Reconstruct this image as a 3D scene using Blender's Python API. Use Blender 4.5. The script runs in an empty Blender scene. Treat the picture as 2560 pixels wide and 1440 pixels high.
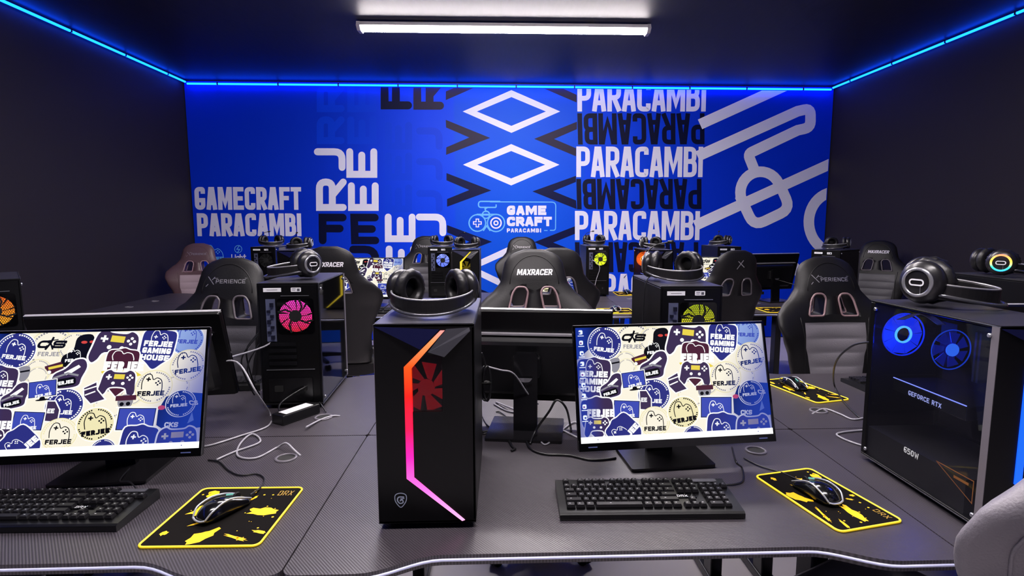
import bpy, bmesh, math, random
import numpy as np
from mathutils import Vector, Matrix, geometry
random.seed(7)
PI = math.pi
S = bpy.context.scene
C = S.collection

# ------------------------------------------------------------------ camera
F_PX, PPX, PPY, CAM_H = 1400.0, 1309.0, 720.0, 1.41
YAW, PITCH = math.radians(2.2), math.atan(164/1400.0)
cd = bpy.data.cameras.new('camera'); cam = bpy.data.objects.new('camera', cd); C.objects.link(cam)
cd.sensor_width = 36.0; cd.lens = F_PX/2560*36.0
cd.shift_x = -(PPX-1280)/2560.0
cd.clip_start = 0.02
cam.location = (0, 0, CAM_H)
cam.rotation_euler = (PI/2-PITCH, 0, -YAW)
S.camera = cam
S.view_settings.view_transform = 'Standard'
S.view_settings.look = 'None'
S.view_settings.gamma = 1.0
S.view_settings.use_curve_mapping = False
S.view_settings.exposure = 0.52
w = bpy.data.worlds.new('world'); S.world = w; w.use_nodes = True
w.node_tree.nodes['Background'].inputs[0].default_value = (0.05, 0.055, 0.09, 1)
w.node_tree.nodes['Background'].inputs[1].default_value = 0.3
LAMP_POWER = 95.0
LED_POWER = 10.0

# where a line of sight of the survey photograph meets a plane of the room
_f = np.array([math.sin(YAW)*math.cos(PITCH), math.cos(YAW)*math.cos(PITCH), -math.sin(PITCH)])
_r = np.array([math.cos(YAW), -math.sin(YAW), 0.0]); _u = np.cross(_r, _f)
def _ray(u, v): return _f + _r*(u-PPX)/F_PX - _u*(v-PPY)/F_PX
def at_z(u, v, z):
    r = _ray(u, v); k = (z-CAM_H)/r[2]; return (r[0]*k, r[1]*k, z)
def at_y(u, v, y):
    r = _ray(u, v); k = y/r[1]; return (r[0]*k, y, CAM_H+r[2]*k)

# ------------------------------------------------------------------ materials
def lin(c):
    if isinstance(c, str):
        c = [int(c[i:i+2], 16)/255 for i in (0, 2, 4)]
        c = [x/12.92 if x <= .04045 else ((x+.055)/1.055)**2.4 for x in c]
    return (c[0], c[1], c[2], 1.0)
MATS = {}
def mat(name, col, rough=.5, metal=0, emit=None, es=0, spec=.5, coat=0, alpha=1, trans=0):
    if name in MATS: return MATS[name]
    m = bpy.data.materials.new(name); m.use_nodes = True
    b = m.node_tree.nodes['Principled BSDF']
    b.inputs['Base Color'].default_value = lin(col)
    b.inputs['Roughness'].default_value = rough
    b.inputs['Metallic'].default_value = metal
    b.inputs['Specular IOR Level'].default_value = spec
    b.inputs['Coat Weight'].default_value = coat
    b.inputs['Alpha'].default_value = alpha
    b.inputs['Transmission Weight'].default_value = trans
    if emit is not None:
        b.inputs['Emission Color'].default_value = lin(emit)
        b.inputs['Emission Strength'].default_value = es
    MATS[name] = m
    return m
def nodes(m): return m.node_tree.nodes, m.node_tree.links, m.node_tree.nodes['Principled BSDF']
def texco(nd, kind='Object'):
    t = nd.new('ShaderNodeTexCoord'); return t.outputs[kind]
def add_bump(m, scale=60, strength=.2, dist=.002, kind='noise', detail=4):
    nd, lk, b = nodes(m)
    n = nd.new('ShaderNodeTexNoise'); n.inputs['Scale'].default_value = scale; n.inputs['Detail'].default_value = detail
    lk.new(texco(nd), n.inputs['Vector'])
    bp = nd.new('ShaderNodeBump'); bp.inputs['Strength'].default_value = strength; bp.inputs['Distance'].default_value = dist
    lk.new(n.outputs[0], bp.inputs['Height']); lk.new(bp.outputs[0], b.inputs['Normal'])
    return m
def ramp_emit(m, stops, axis, lo, hi, strength):
    """emission colour runs along a local axis (an addressable colour strip)"""
    nd, lk, b = nodes(m)
    sx = nd.new('ShaderNodeSeparateXYZ'); lk.new(texco(nd), sx.inputs[0])
    mr = nd.new('ShaderNodeMapRange'); mr.inputs[1].default_value = lo; mr.inputs[2].default_value = hi
    lk.new(sx.outputs[axis], mr.inputs[0])
    cr = nd.new('ShaderNodeValToRGB'); lk.new(mr.outputs[0], cr.inputs[0])
    e = cr.color_ramp.elements
    while len(e) < len(stops): e.new(.5)
    for i, (p, c) in enumerate(stops): e[i].position = p; e[i].color = lin(c)
    lk.new(cr.outputs[0], b.inputs['Emission Color']); b.inputs['Emission Strength'].default_value = strength
    return m

M_case = add_bump(mat('case_black', '060608', .38, .0, spec=.25), 400, .05, .0005)
M_case2 = mat('case_grey', '26262a', .4, .2)
M_metal = mat('bare_metal', 'b8b8c0', .3, .9)
M_trim = mat('edge_metal', '8d8d95', .25, .8)
M_plastic = mat('black_plastic', '0d0d0f', .38)
M_gloss = mat('black_gloss', '050507', .08)
M_rubber = mat('black_rubber', '09090a', .7)
M_white = mat('white_sticker', 'e8e8ec', .5)
M_leather = add_bump(mat('black_leather', '131214', .46, spec=.35), 130, .25, .002)
M_leather2 = add_bump(mat('grey_leather', '4a484d', .45), 260, .4, .002)
M_leather3 = add_bump(mat('light_grey_leather', '77737a', .5), 260, .5, .002)
M_cushion = add_bump(mat('foam_pad', '151416', .42), 90, .35, .003)
M_glass = mat('tinted_glass', '22222a', .02, 0, alpha=.22, spec=.6)
M_glass2 = mat('dark_tinted_glass', '08080a', .03, 0, alpha=.5, spec=.6)
M_glass3 = mat('opaque_tinted_glass', '060608', .03, 0, alpha=.93, spec=.7)
M_cable = mat('cable_black', '17171a', .35)
M_cableg = mat('cable_grey', 'a09ea6', .35)

def carbon():
    m = mat('carbon_laminate', '1a191c', .3, 0, spec=.6)
    nd, lk, b = nodes(m)
    co = texco(nd)
    mp = nd.new('ShaderNodeMapping'); mp.inputs['Rotation'].default_value = (0, 0, math.radians(-40)); lk.new(co, mp.inputs[0])
    wv = nd.new('ShaderNodeTexWave'); wv.inputs['Scale'].default_value = 62; wv.inputs['Distortion'].default_value = 0; wv.wave_profile = 'SIN'
    lk.new(mp.outputs[0], wv.inputs['Vector'])
    w2 = nd.new('ShaderNodeTexWave'); w2.bands_direction = 'Y'; w2.inputs['Scale'].default_value = 70
    lk.new(mp.outputs[0], w2.inputs['Vector'])
    mx = nd.new('ShaderNodeMath'); mx.operation = 'MULTIPLY_ADD'; mx.inputs[1].default_value = .04
    lk.new(w2.outputs[1], mx.inputs[0]); lk.new(wv.outputs[1], mx.inputs[2])
    cr = nd.new('ShaderNodeValToRGB'); cr.color_ramp.elements[0].color = lin('252226'); cr.color_ramp.elements[1].color = lin('48434a')
    lk.new(mx.outputs[0], cr.inputs[0]); lk.new(cr.outputs[0], b.inputs['Base Color'])
    rr = nd.new('ShaderNodeMapRange'); rr.inputs[3].default_value = .42; rr.inputs[4].default_value = .29
    lk.new(mx.outputs[0], rr.inputs[0]); lk.new(rr.outputs[0], b.inputs['Roughness'])
    bp = nd.new('ShaderNodeBump'); bp.inputs['Strength'].default_value = .25; bp.inputs['Distance'].default_value = .0012
    lk.new(mx.outputs[0], bp.inputs['Height']); lk.new(bp.outputs[0], b.inputs['Normal'])
    return m
M_desk = carbon()

# ------------------------------------------------------------------ mesh builder
class MB:
    def __init__(s): s.v = []; s.f = []; s.m = []; s.sm = []
    def add(s, vs, fs, mi=0, smooth=False):
        o = len(s.v); s.v += [tuple(p) for p in vs]
        for f in fs: s.f.append([i+o for i in f]); s.m.append(mi); s.sm.append(smooth)
        return s
    def box(s, c, d, mi=0, M=None):
        x, y, z = d[0]/2, d[1]/2, d[2]/2
        vs = [Vector((a*x, b*y, e*z)) for a in (-1, 1) for b in (-1, 1) for e in (-1, 1)]
        if M is not None: vs = [M @ v for v in vs]
        vs = [v+Vector(c) for v in vs]
        return s.add(vs, [(0, 1, 3, 2), (4, 6, 7, 5), (0, 4, 5, 1), (2, 3, 7, 6), (0, 2, 6, 4), (1, 5, 7, 3)], mi)
    def rings(s, rings, mi=0, smooth=True, closed=True, cap=True, loop=False):
        n = len(rings[0]); o = len(s.v)
        for r in rings: s.v += [tuple(p) for p in r]
        K = len(rings)
        for k in range(K if loop else K-1):
            k2 = (k+1) % K
            for i in range(n if closed else n-1):
                j = (i+1) % n
                s.f.append([o+k*n+i, o+k*n+j, o+k2*n+j, o+k2*n+i]); s.m.append(mi); s.sm.append(smooth)
        if cap and not loop and closed:
            s.f.append([o+i for i in range(n)][::-1]); s.m.append(mi); s.sm.append(False)
            s.f.append([o+(K-1)*n+i for i in range(n)]); s.m.append(mi); s.sm.append(False)
        return s
    def tube(s, pts, r, n=8, mi=0, loop=False, prof=None):
        P = [Vector(p) for p in pts]; R = []
        up = Vector((0, 0, 1)); prev = None
        for i, p in enumerate(P):
            a = P[i-1] if (i > 0 or loop) else p; b = P[(i+1) % len(P)] if (i < len(P)-1 or loop) else p
            t = (b-a)
            if t.length < 1e-9: t = Vector((0, 0, 1))
            t.normalize()
            if prev is None:
                q = up if abs(t.z) < .95 else Vector((1, 0, 0)); x = t.cross(q).normalized()
            else:
                x = (prev - t*prev.dot(t))
                x = x.normalized() if x.length > 1e-6 else t.orthogonal().normalized()
            prev = x; y = x.cross(t).normalized()
            rr = r[i] if isinstance(r, (list, tuple)) else r
            if prof: R.append([p + x*a_ + y*b_ for a_, b_ in prof])
            else: R.append([p + (x*math.cos(2*PI*k/n) + y*math.sin(2*PI*k/n))*rr for k in range(n)])
        return s.rings(R, mi, prof is None, True, True, loop)
    def lathe(s, prof, c=(0, 0, 0), n=24, mi=0, M=None, smooth=True, cap=True):
        R = []
        for (r, z) in prof:
            ring = []
            for k in range(n):
                v = Vector((r*math.cos(2*PI*k/n), r*math.sin(2*PI*k/n), z))
                if M is not None: v = M @ v
                ring.append(v+Vector(c))
            R.append(ring)
        return s.rings(R, mi, smooth, True, cap)
    def prism(s, poly, z0, z1, mi=0, side=None, fn=None, smooth=False):
        """poly in xy extruded along z; fn maps (x,y,z) to the final point"""
        fn = fn or (lambda x, y, z: (x, y, z))
        n = len(poly); tr = geometry.tessellate_polygon([[Vector((p[0], p[1], 0)) for p in poly]])
        vs = [fn(p[0], p[1], z0) for p in poly] + [fn(p[0], p[1], z1) for p in poly]
        s.add(vs, [tuple(t[::-1]) for t in tr] + [tuple(i+n for i in t) for t in tr], mi)
        s.add(vs, [(i, (i+1) % n, (i+1) % n+n, i+n) for i in range(n)], mi if side is None else side, smooth)
        return s
    def flat(s, polys, fn, mi=0):
        for p in polys:
            if len(p) < 3: continue
            s.add([fn(a, b) for a, b in p], [tuple(range(len(p)))], mi)
        return s
    def obj(s, name, mats, parent=None, bevel=0, seg=2, loc=None, sub=0):
        me = bpy.data.meshes.new(name)
        me.from_pydata([tuple(map(float, v)) for v in s.v], [], s.f)
        if not isinstance(mats, (list, tuple)): mats = [mats]
        for m in mats: me.materials.append(m)
        me.polygons.foreach_set('material_index', s.m); me.polygons.foreach_set('use_smooth', s.sm)
        me.update()
        bm = bmesh.new(); bm.from_mesh(me); bmesh.ops.recalc_face_normals(bm, faces=bm.faces[:]) if bevel or sub else None
        bm.to_mesh(me); bm.free()
        o = bpy.data.objects.new(name, me); C.objects.link(o)
        if parent is not None: o.parent = parent
        if loc: o.location = loc
        if bevel:
            b = o.modifiers.new('b', 'BEVEL'); b.width = bevel; b.segments = seg; b.limit_method = 'ANGLE'; b.angle_limit = .6
            b.harden_normals = False
        if sub:
            b = o.modifiers.new('s', 'SUBSURF'); b.levels = sub; b.render_levels = sub
        return o
def tag(o, label=None, cat=None, group=None, kind=None):
    if label: o['label'] = label
    if cat: o['category'] = cat
    if group: o['group'] = group
    if kind: o['kind'] = kind
    return o
def thing(name, label, cat, loc=(0, 0, 0), rz=0, group=None):
    o = bpy.data.objects.new(name, None); C.objects.link(o)
    o.empty_display_size = .05
    o.location = loc; o.rotation_euler = (0, 0, rz)
    return tag(o, label, cat, group)
def catmull(P, n=8, closed=False):
    P = [tuple(p) for p in P]; out = []; N = len(P); d = len(P[0])
    for i in range(N if closed else N-1):
        p0 = P[(i-1) % N] if (closed or i > 0) else P[0]; p1 = P[i]; p2 = P[(i+1) % N]
        p3 = P[(i+2) % N] if (closed or i+2 < N) else P[-1]
        for k in range(n):
            t = k/n
            out.append(tuple(.5*((2*p1[j]) + (-p0[j]+p2[j])*t + (2*p0[j]-5*p1[j]+4*p2[j]-p3[j])*t*t + (-p0[j]+3*p1[j]-3*p2[j]+p3[j])*t**3) for j in range(d)))
    if not closed: out.append(P[-1])
    return out
def rrect(w_, h_, r, n=5, cx=0, cy=0):
    out = []
    for sx, sy, a in ((1, 1, 0), (-1, 1, 90), (-1, -1, 180), (1, -1, 270)):
        for k in range(n+1):
            t = math.radians(a+90*k/n)
            out.append((cx+sx*(w_/2-r)+r*math.cos(t), cy+sy*(h_/2-r)+r*math.sin(t)))
    return out
def circ(cx, cy, r, n=24, ry=None):
    ry = ry or r
    return [(cx+r*math.cos(2*PI*k/n), cy+ry*math.sin(2*PI*k/n)) for k in range(n)]

# ------------------------------------------------------------------ flat artwork: strokes and lettering
def round_path(pts, rad, closed=False, n=5):
    out = []; N = len(pts)
    for i, p in enumerate(pts):
        r = rad*(p[2] if len(p) > 2 else 0); x, y = p[0], p[1]
        if r <= 0 or (not closed and i in (0, N-1)): out.append((x, y)); continue
        a = pts[i-1]; b = pts[(i+1) % N]
        va = (a[0]-x, a[1]-y); vb = (b[0]-x, b[1]-y); la = math.hypot(*va); lb = math.hypot(*vb)
        k = min(r, la*.5, lb*.5)
        if k < 1e-9: out.append((x, y)); continue
        s = (x+va[0]/la*k, y+va[1]/la*k); e = (x+vb[0]/lb*k, y+vb[1]/lb*k)
        for j in range(n+1):
            t = j/n; out.append(((1-t)**2*s[0]+2*t*(1-t)*x+t*t*e[0], (1-t)**2*s[1]+2*t*(1-t)*y+t*t*e[1]))
    return out
def stroke(pts, t, closed=False, caps='sq', rnd=False):
    P = []
    for p in pts:
        if not P or math.hypot(p[0]-P[-1][0], p[1]-P[-1][1]) > 1e-7: P.append((p[0], p[1]))
    if closed and math.hypot(P[0][0]-P[-1][0], P[0][1]-P[-1][1]) < 1e-7: P.pop()
    N = len(P)
    if N < 2: return []
    h = t/2; L = []; R = []
    def unit(a, b):
        d = math.hypot(b[0]-a[0], b[1]-a[1]); return ((b[0]-a[0])/d, (b[1]-a[1])/d)
    for i in range(N):
        din = unit(P[i-1], P[i]) if (i > 0 or closed) else None
        dout = unit(P[i], P[(i+1) % N]) if (i < N-1 or closed) else None
        if din is None: din = dout
        if dout is None: dout = din
        nx, ny = -(din[1]+dout[1]), din[0]+dout[0]; l = math.hypot(nx, ny)
        if l < 1e-6: nx, ny, l = -din[1], din[0], 1
        nx /= l; ny /= l
        c = max(.45, nx*-din[1]+ny*din[0]); k = h/c
        L.append((P[i][0]+nx*k, P[i][1]+ny*k)); R.append((P[i][0]-nx*k, P[i][1]-ny*k))
    if caps == 'sq' and not closed:
        d = unit(P[1], P[0]); L[0] = (L[0][0]+d[0]*h, L[0][1]+d[1]*h); R[0] = (R[0][0]+d[0]*h, R[0][1]+d[1]*h)
        d = unit(P[-2], P[-1]); L[-1] = (L[-1][0]+d[0]*h, L[-1][1]+d[1]*h); R[-1] = (R[-1][0]+d[0]*h, R[-1][1]+d[1]*h)
    out = []
    for i in range(N if closed else N-1):
        j = (i+1) % N; out.append([L[i], R[i], R[j], L[j]])
    if caps == 'round' and not closed:
        out.append(circ(P[0][0], P[0][1], h, 14)); out.append(circ(P[-1][0], P[-1][1], h, 14))
    return out
GL = {
 'A': [[(0, 0), (.36, 1), (.64, 1), (1, 0)], [(.2, .25), (.8, .25)]],
 'B': [[(0, .5), (0, 1), (.93, 1, 1), (.93, .52, 1), (0, .52)], [(0, .52), (1, .52, 1), (1, 0, 1), (0, 0), (0, .52)]],
 'C': [[(1, .87), (1, 1, 1), (0, 1, 1), (0, 0, 1), (1, 0, 1), (1, .13)]],
 'D': [[(0, 0), (0, 1), (1, 1, 1), (1, 0, 1), (0, 0)]],
 'E': [[(1, 1), (0, 1), (0, 0), (1, 0)], [(0, .5), (.85, .5)]],
 'F': [[(1, 1), (0, 1), (0, 0)], [(0, .52), (.85, .52)]],
 'G': [[(1, .87), (1, 1, 1), (0, 1, 1), (0, 0, 1), (1, 0, 1), (1, .40), (.6, .40)]],
 'H': [[(0, 0), (0, 1)], [(1, 0), (1, 1)], [(0, .5), (1, .5)]],
 'I': [[(.5, 0), (.5, 1)]],
 'J': [[(0, 0), (1, 0, 1), (1, 1)]],
 'K': [[(0, 0), (0, 1)], [(1, 1), (.05, .45)], [(.3, .6), (1, 0)]],
 'L': [[(0, 1), (0, 0), (1, 0)]],
 'M': [[(0, 0), (0, 1), (.12, 1), (.5, .2), (.88, 1), (1, 1), (1, 0)]],
 'N': [[(0, 0), (0, 1), (.12, 1), (.88, 0), (1, 0), (1, 1)]],
 'O': [[(0, .5), (0, 1, 1), (1, 1, 1), (1, 0, 1), (0, 0, 1), (0, .5)]],
 'P': [[(0, 0), (0, 1), (1, 1, 1), (1, .43, 1), (0, .43)]],
 'R': [[(0, 0), (0, 1), (1, 1, 1), (1, .46, 1), (0, .46)], [(.5, .44), (1, 0)]],
 'S': [[(1, .87), (1, 1, 1), (0, 1, 1), (0, .5, 1), (1, .5, 1), (1, 0, 1), (0, 0, 1), (0, .13)]],
 'T': [[(0, 1), (1, 1)], [(.5, 1), (.5, 0)]],
 'U': [[(0, 1), (0, 0, 1), (1, 0, 1), (1, 1)]],
 'V': [[(0, 1), (.5, 0), (1, 1)]],
 'W': [[(0, 1), (.2, 0), (.5, .8), (.8, 0), (1, 1)]],
 'X': [[(0, 1), (1, 0)], [(0, 0), (1, 1)]],
 'Y': [[(0, 1), (.5, .5), (1, 1)], [(.5, .5), (.5, 0)]],
 'Z': [[(0, 1), (1, 1), (0, 0), (1, 0)]],
 '0': [[(0, .5), (0, 1, 1), (1, 1, 1), (1, 0, 1), (0, 0, 1), (0, .5)]],
 '5': [[(1, 1), (0, 1), (0, .55), (1, .55, 1), (1, 0, 1), (0, 0)]],
 '6': [[(1, 1), (0, 1, 1), (0, 0, 1), (1, 0, 1), (1, .5, 1), (0, .5)]],
 '-': [[(0, .5), (1, .5)]], '/': [[(0, 0), (1, 1)]],
 'l': [[(.5, 0), (.5, 1)]], 'i': [[(.5, 0), (.5, .62)], [(.5, .88), (.5, .95)]],
 'g': [[(1, .6), (0, .6, 1), (0, 0, 1), (1, 0)], [(1, .6), (1, -.32, 1), (.1, -.32)]],
 'h': [[(0, 0), (0, 1)], [(0, .6), (1, .6, 1), (1, 0)]], 't': [[(.4, 1), (.4, 0), (.9, 0)], [(0, .65), (.9, .65)]],
}
def glyph(ch, O, X, Y, t, rad=.5, caps='sq'):
    """O bottom-left, X bottom-right, Y top-left corner of the letter's box (2D)"""
    wx = math.hypot(X[0]-O[0], X[1]-O[1]); hy = math.hypot(Y[0]-O[0], Y[1]-O[1])
    if wx < 1e-9: return []
    ex = ((X[0]-O[0])/wx, (X[1]-O[1])/wx); ey = ((Y[0]-O[0])/hy, (Y[1]-O[1])/hy)
    out = []
    for path in GL.get(ch, []):
        pts = []
        for p in path:
            a = t/2+(wx-t)*p[0]; b = t/2+(hy-t)*p[1]
            pts.append((a, b, p[2]) if len(p) > 2 else (a, b))
        pts = round_path(pts, rad*wx)
        for q in stroke(pts, t, caps=caps): out.append([(O[0]+ex[0]*a+ey[0]*b, O[1]+ex[1]*a+ey[1]*b) for a, b in q])
    return out
WID = {'I': .38, 'l': .38, 'i': .38, 'M': 1.35, 'W': 1.35, ' ': .5, '-': .7, '/': .7}
def text(st, O, X, Y, t, gap=.08, rad=.5, caps='sq', slant=0):
    """st fills the box O (bottom-left), X (bottom-right), Y (top-left)"""
    ws = [WID.get(c, 1) for c in st]; tot = sum(ws)+gap*(len(st)-1); a = 0; out = []
    dx = (X[0]-O[0], X[1]-O[1]); dy = (Y[0]-O[0]+dx[0]*slant, Y[1]-O[1]+dx[1]*slant)
    for c, w_ in zip(st, ws):
        p = (O[0]+dx[0]*a/tot, O[1]+dx[1]*a/tot); q = (O[0]+dx[0]*(a+w_)/tot, O[1]+dx[1]*(a+w_)/tot)
        out += glyph(c, p, q, (p[0]+dy[0], p[1]+dy[1]), t, rad, caps)
        a += w_+gap
    return out
def tb(st, x0, y0, x1, y1, t, **k):
    """text in the box x0,y0 (bottom left) to x1,y1 (top right); works with y down too"""
    return text(st, (x0, y0), (x1, y0), (x0, y1), t, **k)
def clip_half(poly, ax, lim, sgn):
    out = []
    for i in range(len(poly)):
        a, b = poly[i-1], poly[i]; da = (a[ax]-lim)*sgn; db = (b[ax]-lim)*sgn
        if (da >= 0) != (db >= 0):
            t = da/(da-db); out.append((a[0]+(b[0]-a[0])*t, a[1]+(b[1]-a[1])*t))
        if db >= 0: out.append(b)
    return out
def clip_rect(polys, x0, y0, x1, y1):
    out = []
    for p in polys:
        for ax, lim, sg in ((0, x0, 1), (0, x1, -1), (1, y0, 1), (1, y1, -1)):
            p = clip_half(p, ax, lim, sg)
            if len(p) < 3: break
        if len(p) >= 3: out.append(p)
    return out
def tess(poly):
    return [[poly[i] for i in t] for t in geometry.tessellate_polygon([[Vector((p[0], p[1], 0)) for p in poly]])]
def homog(src, dst):
    A = []; B = []
    for (x, y), (X, Y) in zip(src, dst):
        A.append([x, y, 1, 0, 0, 0, -X*x, -X*y]); B.append(X)
        A.append([0, 0, 0, x, y, 1, -Y*x, -Y*y]); B.append(Y)
    h = np.linalg.solve(np.array(A, float), np.array(B, float))
    def f(p):
        d = h[6]*p[0]+h[7]*p[1]+1
        return (float((h[0]*p[0]+h[1]*p[1]+h[2])/d), float((h[3]*p[0]+h[4]*p[1]+h[5])/d))
    return f

# ------------------------------------------------------------------ room
XL, XR, YB, YF, ZC = -3.58, 3.92, 6.68, -4.2, 3.0
def struct(name, mb, m, **k): return tag(mb.obj(name, m, **k), kind='structure')
M_wall = add_bump(mat('charcoal_paint', '262124', .6, spec=.3), 30, .12, .003)
M_ceil = mat('dark_ceiling_panel', '37333a', .5, spec=.3)
def ceil_nodes(m):
    nd, lk, b = nodes(m); co = texco(nd)
    br = nd.new('ShaderNodeTexBrick'); br.inputs['Scale'].default_value = 1
    br.inputs['Color1'].default_value = lin('1f1c21'); br.inputs['Color2'].default_value = lin('1b181d'); br.inputs['Mortar'].default_value = lin('0c0b0d')
    br.inputs['Mortar Size'].default_value = .004; br.inputs['Brick Width'].default_value = 2.4; br.inputs['Row Height'].default_value = 1.25
    lk.new(co, br.inputs['Vector'])
    n = nd.new('ShaderNodeTexNoise'); n.inputs['Scale'].default_value = 9; n.inputs['Detail'].default_value = 8
    mp = nd.new('ShaderNodeMapping'); mp.inputs['Scale'].default_value = (4, .5, 1); lk.new(co, mp.inputs[0]); lk.new(mp.outputs[0], n.inputs['Vector'])
    mr = nd.new('ShaderNodeMapRange'); mr.inputs[1].default_value = .3; mr.inputs[2].default_value = .7; mr.inputs[3].default_value = .65; mr.inputs[4].default_value = 1.15
    lk.new(n.outputs[0], mr.inputs[0])
    mx = nd.new('ShaderNodeVectorMath'); mx.operation = 'SCALE'; lk.new(br.outputs[0], mx.inputs[0]); lk.new(mr.outputs[0], mx.inputs['Scale'])
    lk.new(mx.outputs[0], b.inputs['Base Color'])
ceil_nodes(M_ceil)
M_floor = mat('light_vinyl_floor', 'a8a2a8', .4)
def floor_nodes(m):
    nd, lk, b = nodes(m); n = nd.new('ShaderNodeTexNoise'); n.inputs['Scale'].default_value = 3; lk.new(texco(nd), n.inputs['Vector'])
    cr = nd.new('ShaderNodeValToRGB'); cr.color_ramp.elements[0].color = lin('d2cacf'); cr.color_ramp.elements[1].color = lin('ece4e8')
    lk.new(n.outputs[0], cr.inputs[0]); lk.new(cr.outputs[0], b.inputs['Base Color'])
floor_nodes(M_floor)
struct('floor', MB().box(((XL+XR)/2, (YB+YF)/2, -.05), (XR-XL+.4, YB-YF+.4, .1)), M_floor)
struct('ceiling', MB().box(((XL+XR)/2, (YB+YF)/2, ZC+.05), (XR-XL+.4, YB-YF+.4, .1)), M_ceil)
struct('wall_left', MB().box((XL-.1, (YB+YF)/2, ZC/2), (.2, YB-YF, ZC)), M_wall)
struct('wall_right', MB().box((XR+.1, (YB+YF)/2, ZC/2), (.2, YB-YF, ZC)), M_wall)
struct('wall_back', MB().box(((XL+XR)/2, YB+.1, ZC/2), (XR-XL+.4, .2, ZC)), M_wall)
struct('wall_front', MB().box(((XL+XR)/2, YF-.1, ZC/2), (XR-XL+.4, .2, ZC)), M_wall)
# floor stays below everything; its boxes end where the walls begin

# ------------------------------------------------------------------ ceiling lamps
def ceiling_lamp(x, y, rz, label):
    L = 2.32
    t = thing('ceiling_lamp', label, 'lamp', (x, y, ZC), rz, 'long white ceiling lamps')
    fx = lambda a, c, d: (d, a, c-.010)
    for q in (-.7, .7):
        MB().box((q, 0, -.006), (.05, .03, .012)).obj('bracket', mat('lamp_housing', 'c9c4cc', .35, .3), t)
    MB().prism([(-.06, .0), (-.074, -.030), (.074, -.030), (.06, 0)], -L/2, L/2, fn=fx).obj('housing', mat('lamp_housing', 'c9c4cc', .35, .3), t)
    for s in (-1, 1):
        MB().prism([(-.062, .002), (-.077, -.034), (-.04, -.063), (.04, -.063), (.077, -.034), (.062, .002)], s*L/2-.014, s*L/2+.014, fn=fx).obj('end_cap', mat('lamp_cap', 'a8a2ab', .4), t)
    m = mat('lamp_light', 'ffffff', .5, emit=(1.0, .92, .93), es=LAMP_POWER)
    prof = [(.044*math.cos(a), -.029-.030*math.sin(a)) for a in [PI*k/10 for k in range(11)]]
    MB().prism(prof, -L/2+.014, L/2-.014, fn=fx).obj('diffuser', m, t)
ceiling_lamp(.03, 4.74, -.009, 'long white tube lamp on the ceiling, in front of the blue mural')
for yy, l in ((2.75, 'added out of view over the second row of desks'), (.7, 'added out of view over the nearest desks')):  # unseen lamps added to lift the room light and the desk glare
    ceiling_lamp(.03, yy, 0, 'long white tube lamp on the ceiling, '+l)

# ------------------------------------------------------------------ blue led strips under the ceiling
M_led = mat('blue_led', '1050ff', .4, emit=(.002, .06, 1.0), es=LED_POWER)
M_clip = mat('strip_clip', '0a0a12', .5)
def led_strip(a, b, label):
    a = Vector(a); b = Vector(b); n = max(2, int((b-a).length/.22))
    t = thing('led_strip', label, 'led strip', tuple((a+b)/2)); m = (a+b)/2
    rr = .011
    MB().tube([a-m, b-m], rr, 8).obj('light_tube', M_led, t)
    N = max(1, int((b-a).length/.7)); d = (b-a).normalized()
    for i in range(N+1):
        k = MB()
        p = a-m+(b-a)*(i+.5)/(N+1)
        if abs(d.x) > .5: k.box(p+Vector((0, .002, .004)), (.014, .026, .03))
        else: k.box(p+Vector((0, 0, .004)), (.026, .014, .03))
        k.obj('mounting_clip', M_clip, t)
led_strip((XL+.05, YF+.1, ZC-.03), (XL+.05, YB-.06, ZC-.03), 'blue glowing led strip along the top of the left wall')
led_strip((XR-.05, YF+.1, ZC-.03), (XR-.05, YB-.06, ZC-.03), 'blue glowing led strip along the top of the right wall')
led_strip((XL+.06, YB-.04, ZC-.045), (XR-.06, YB-.04, ZC-.045), 'blue glowing led strip above the mural on the back wall')

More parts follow.
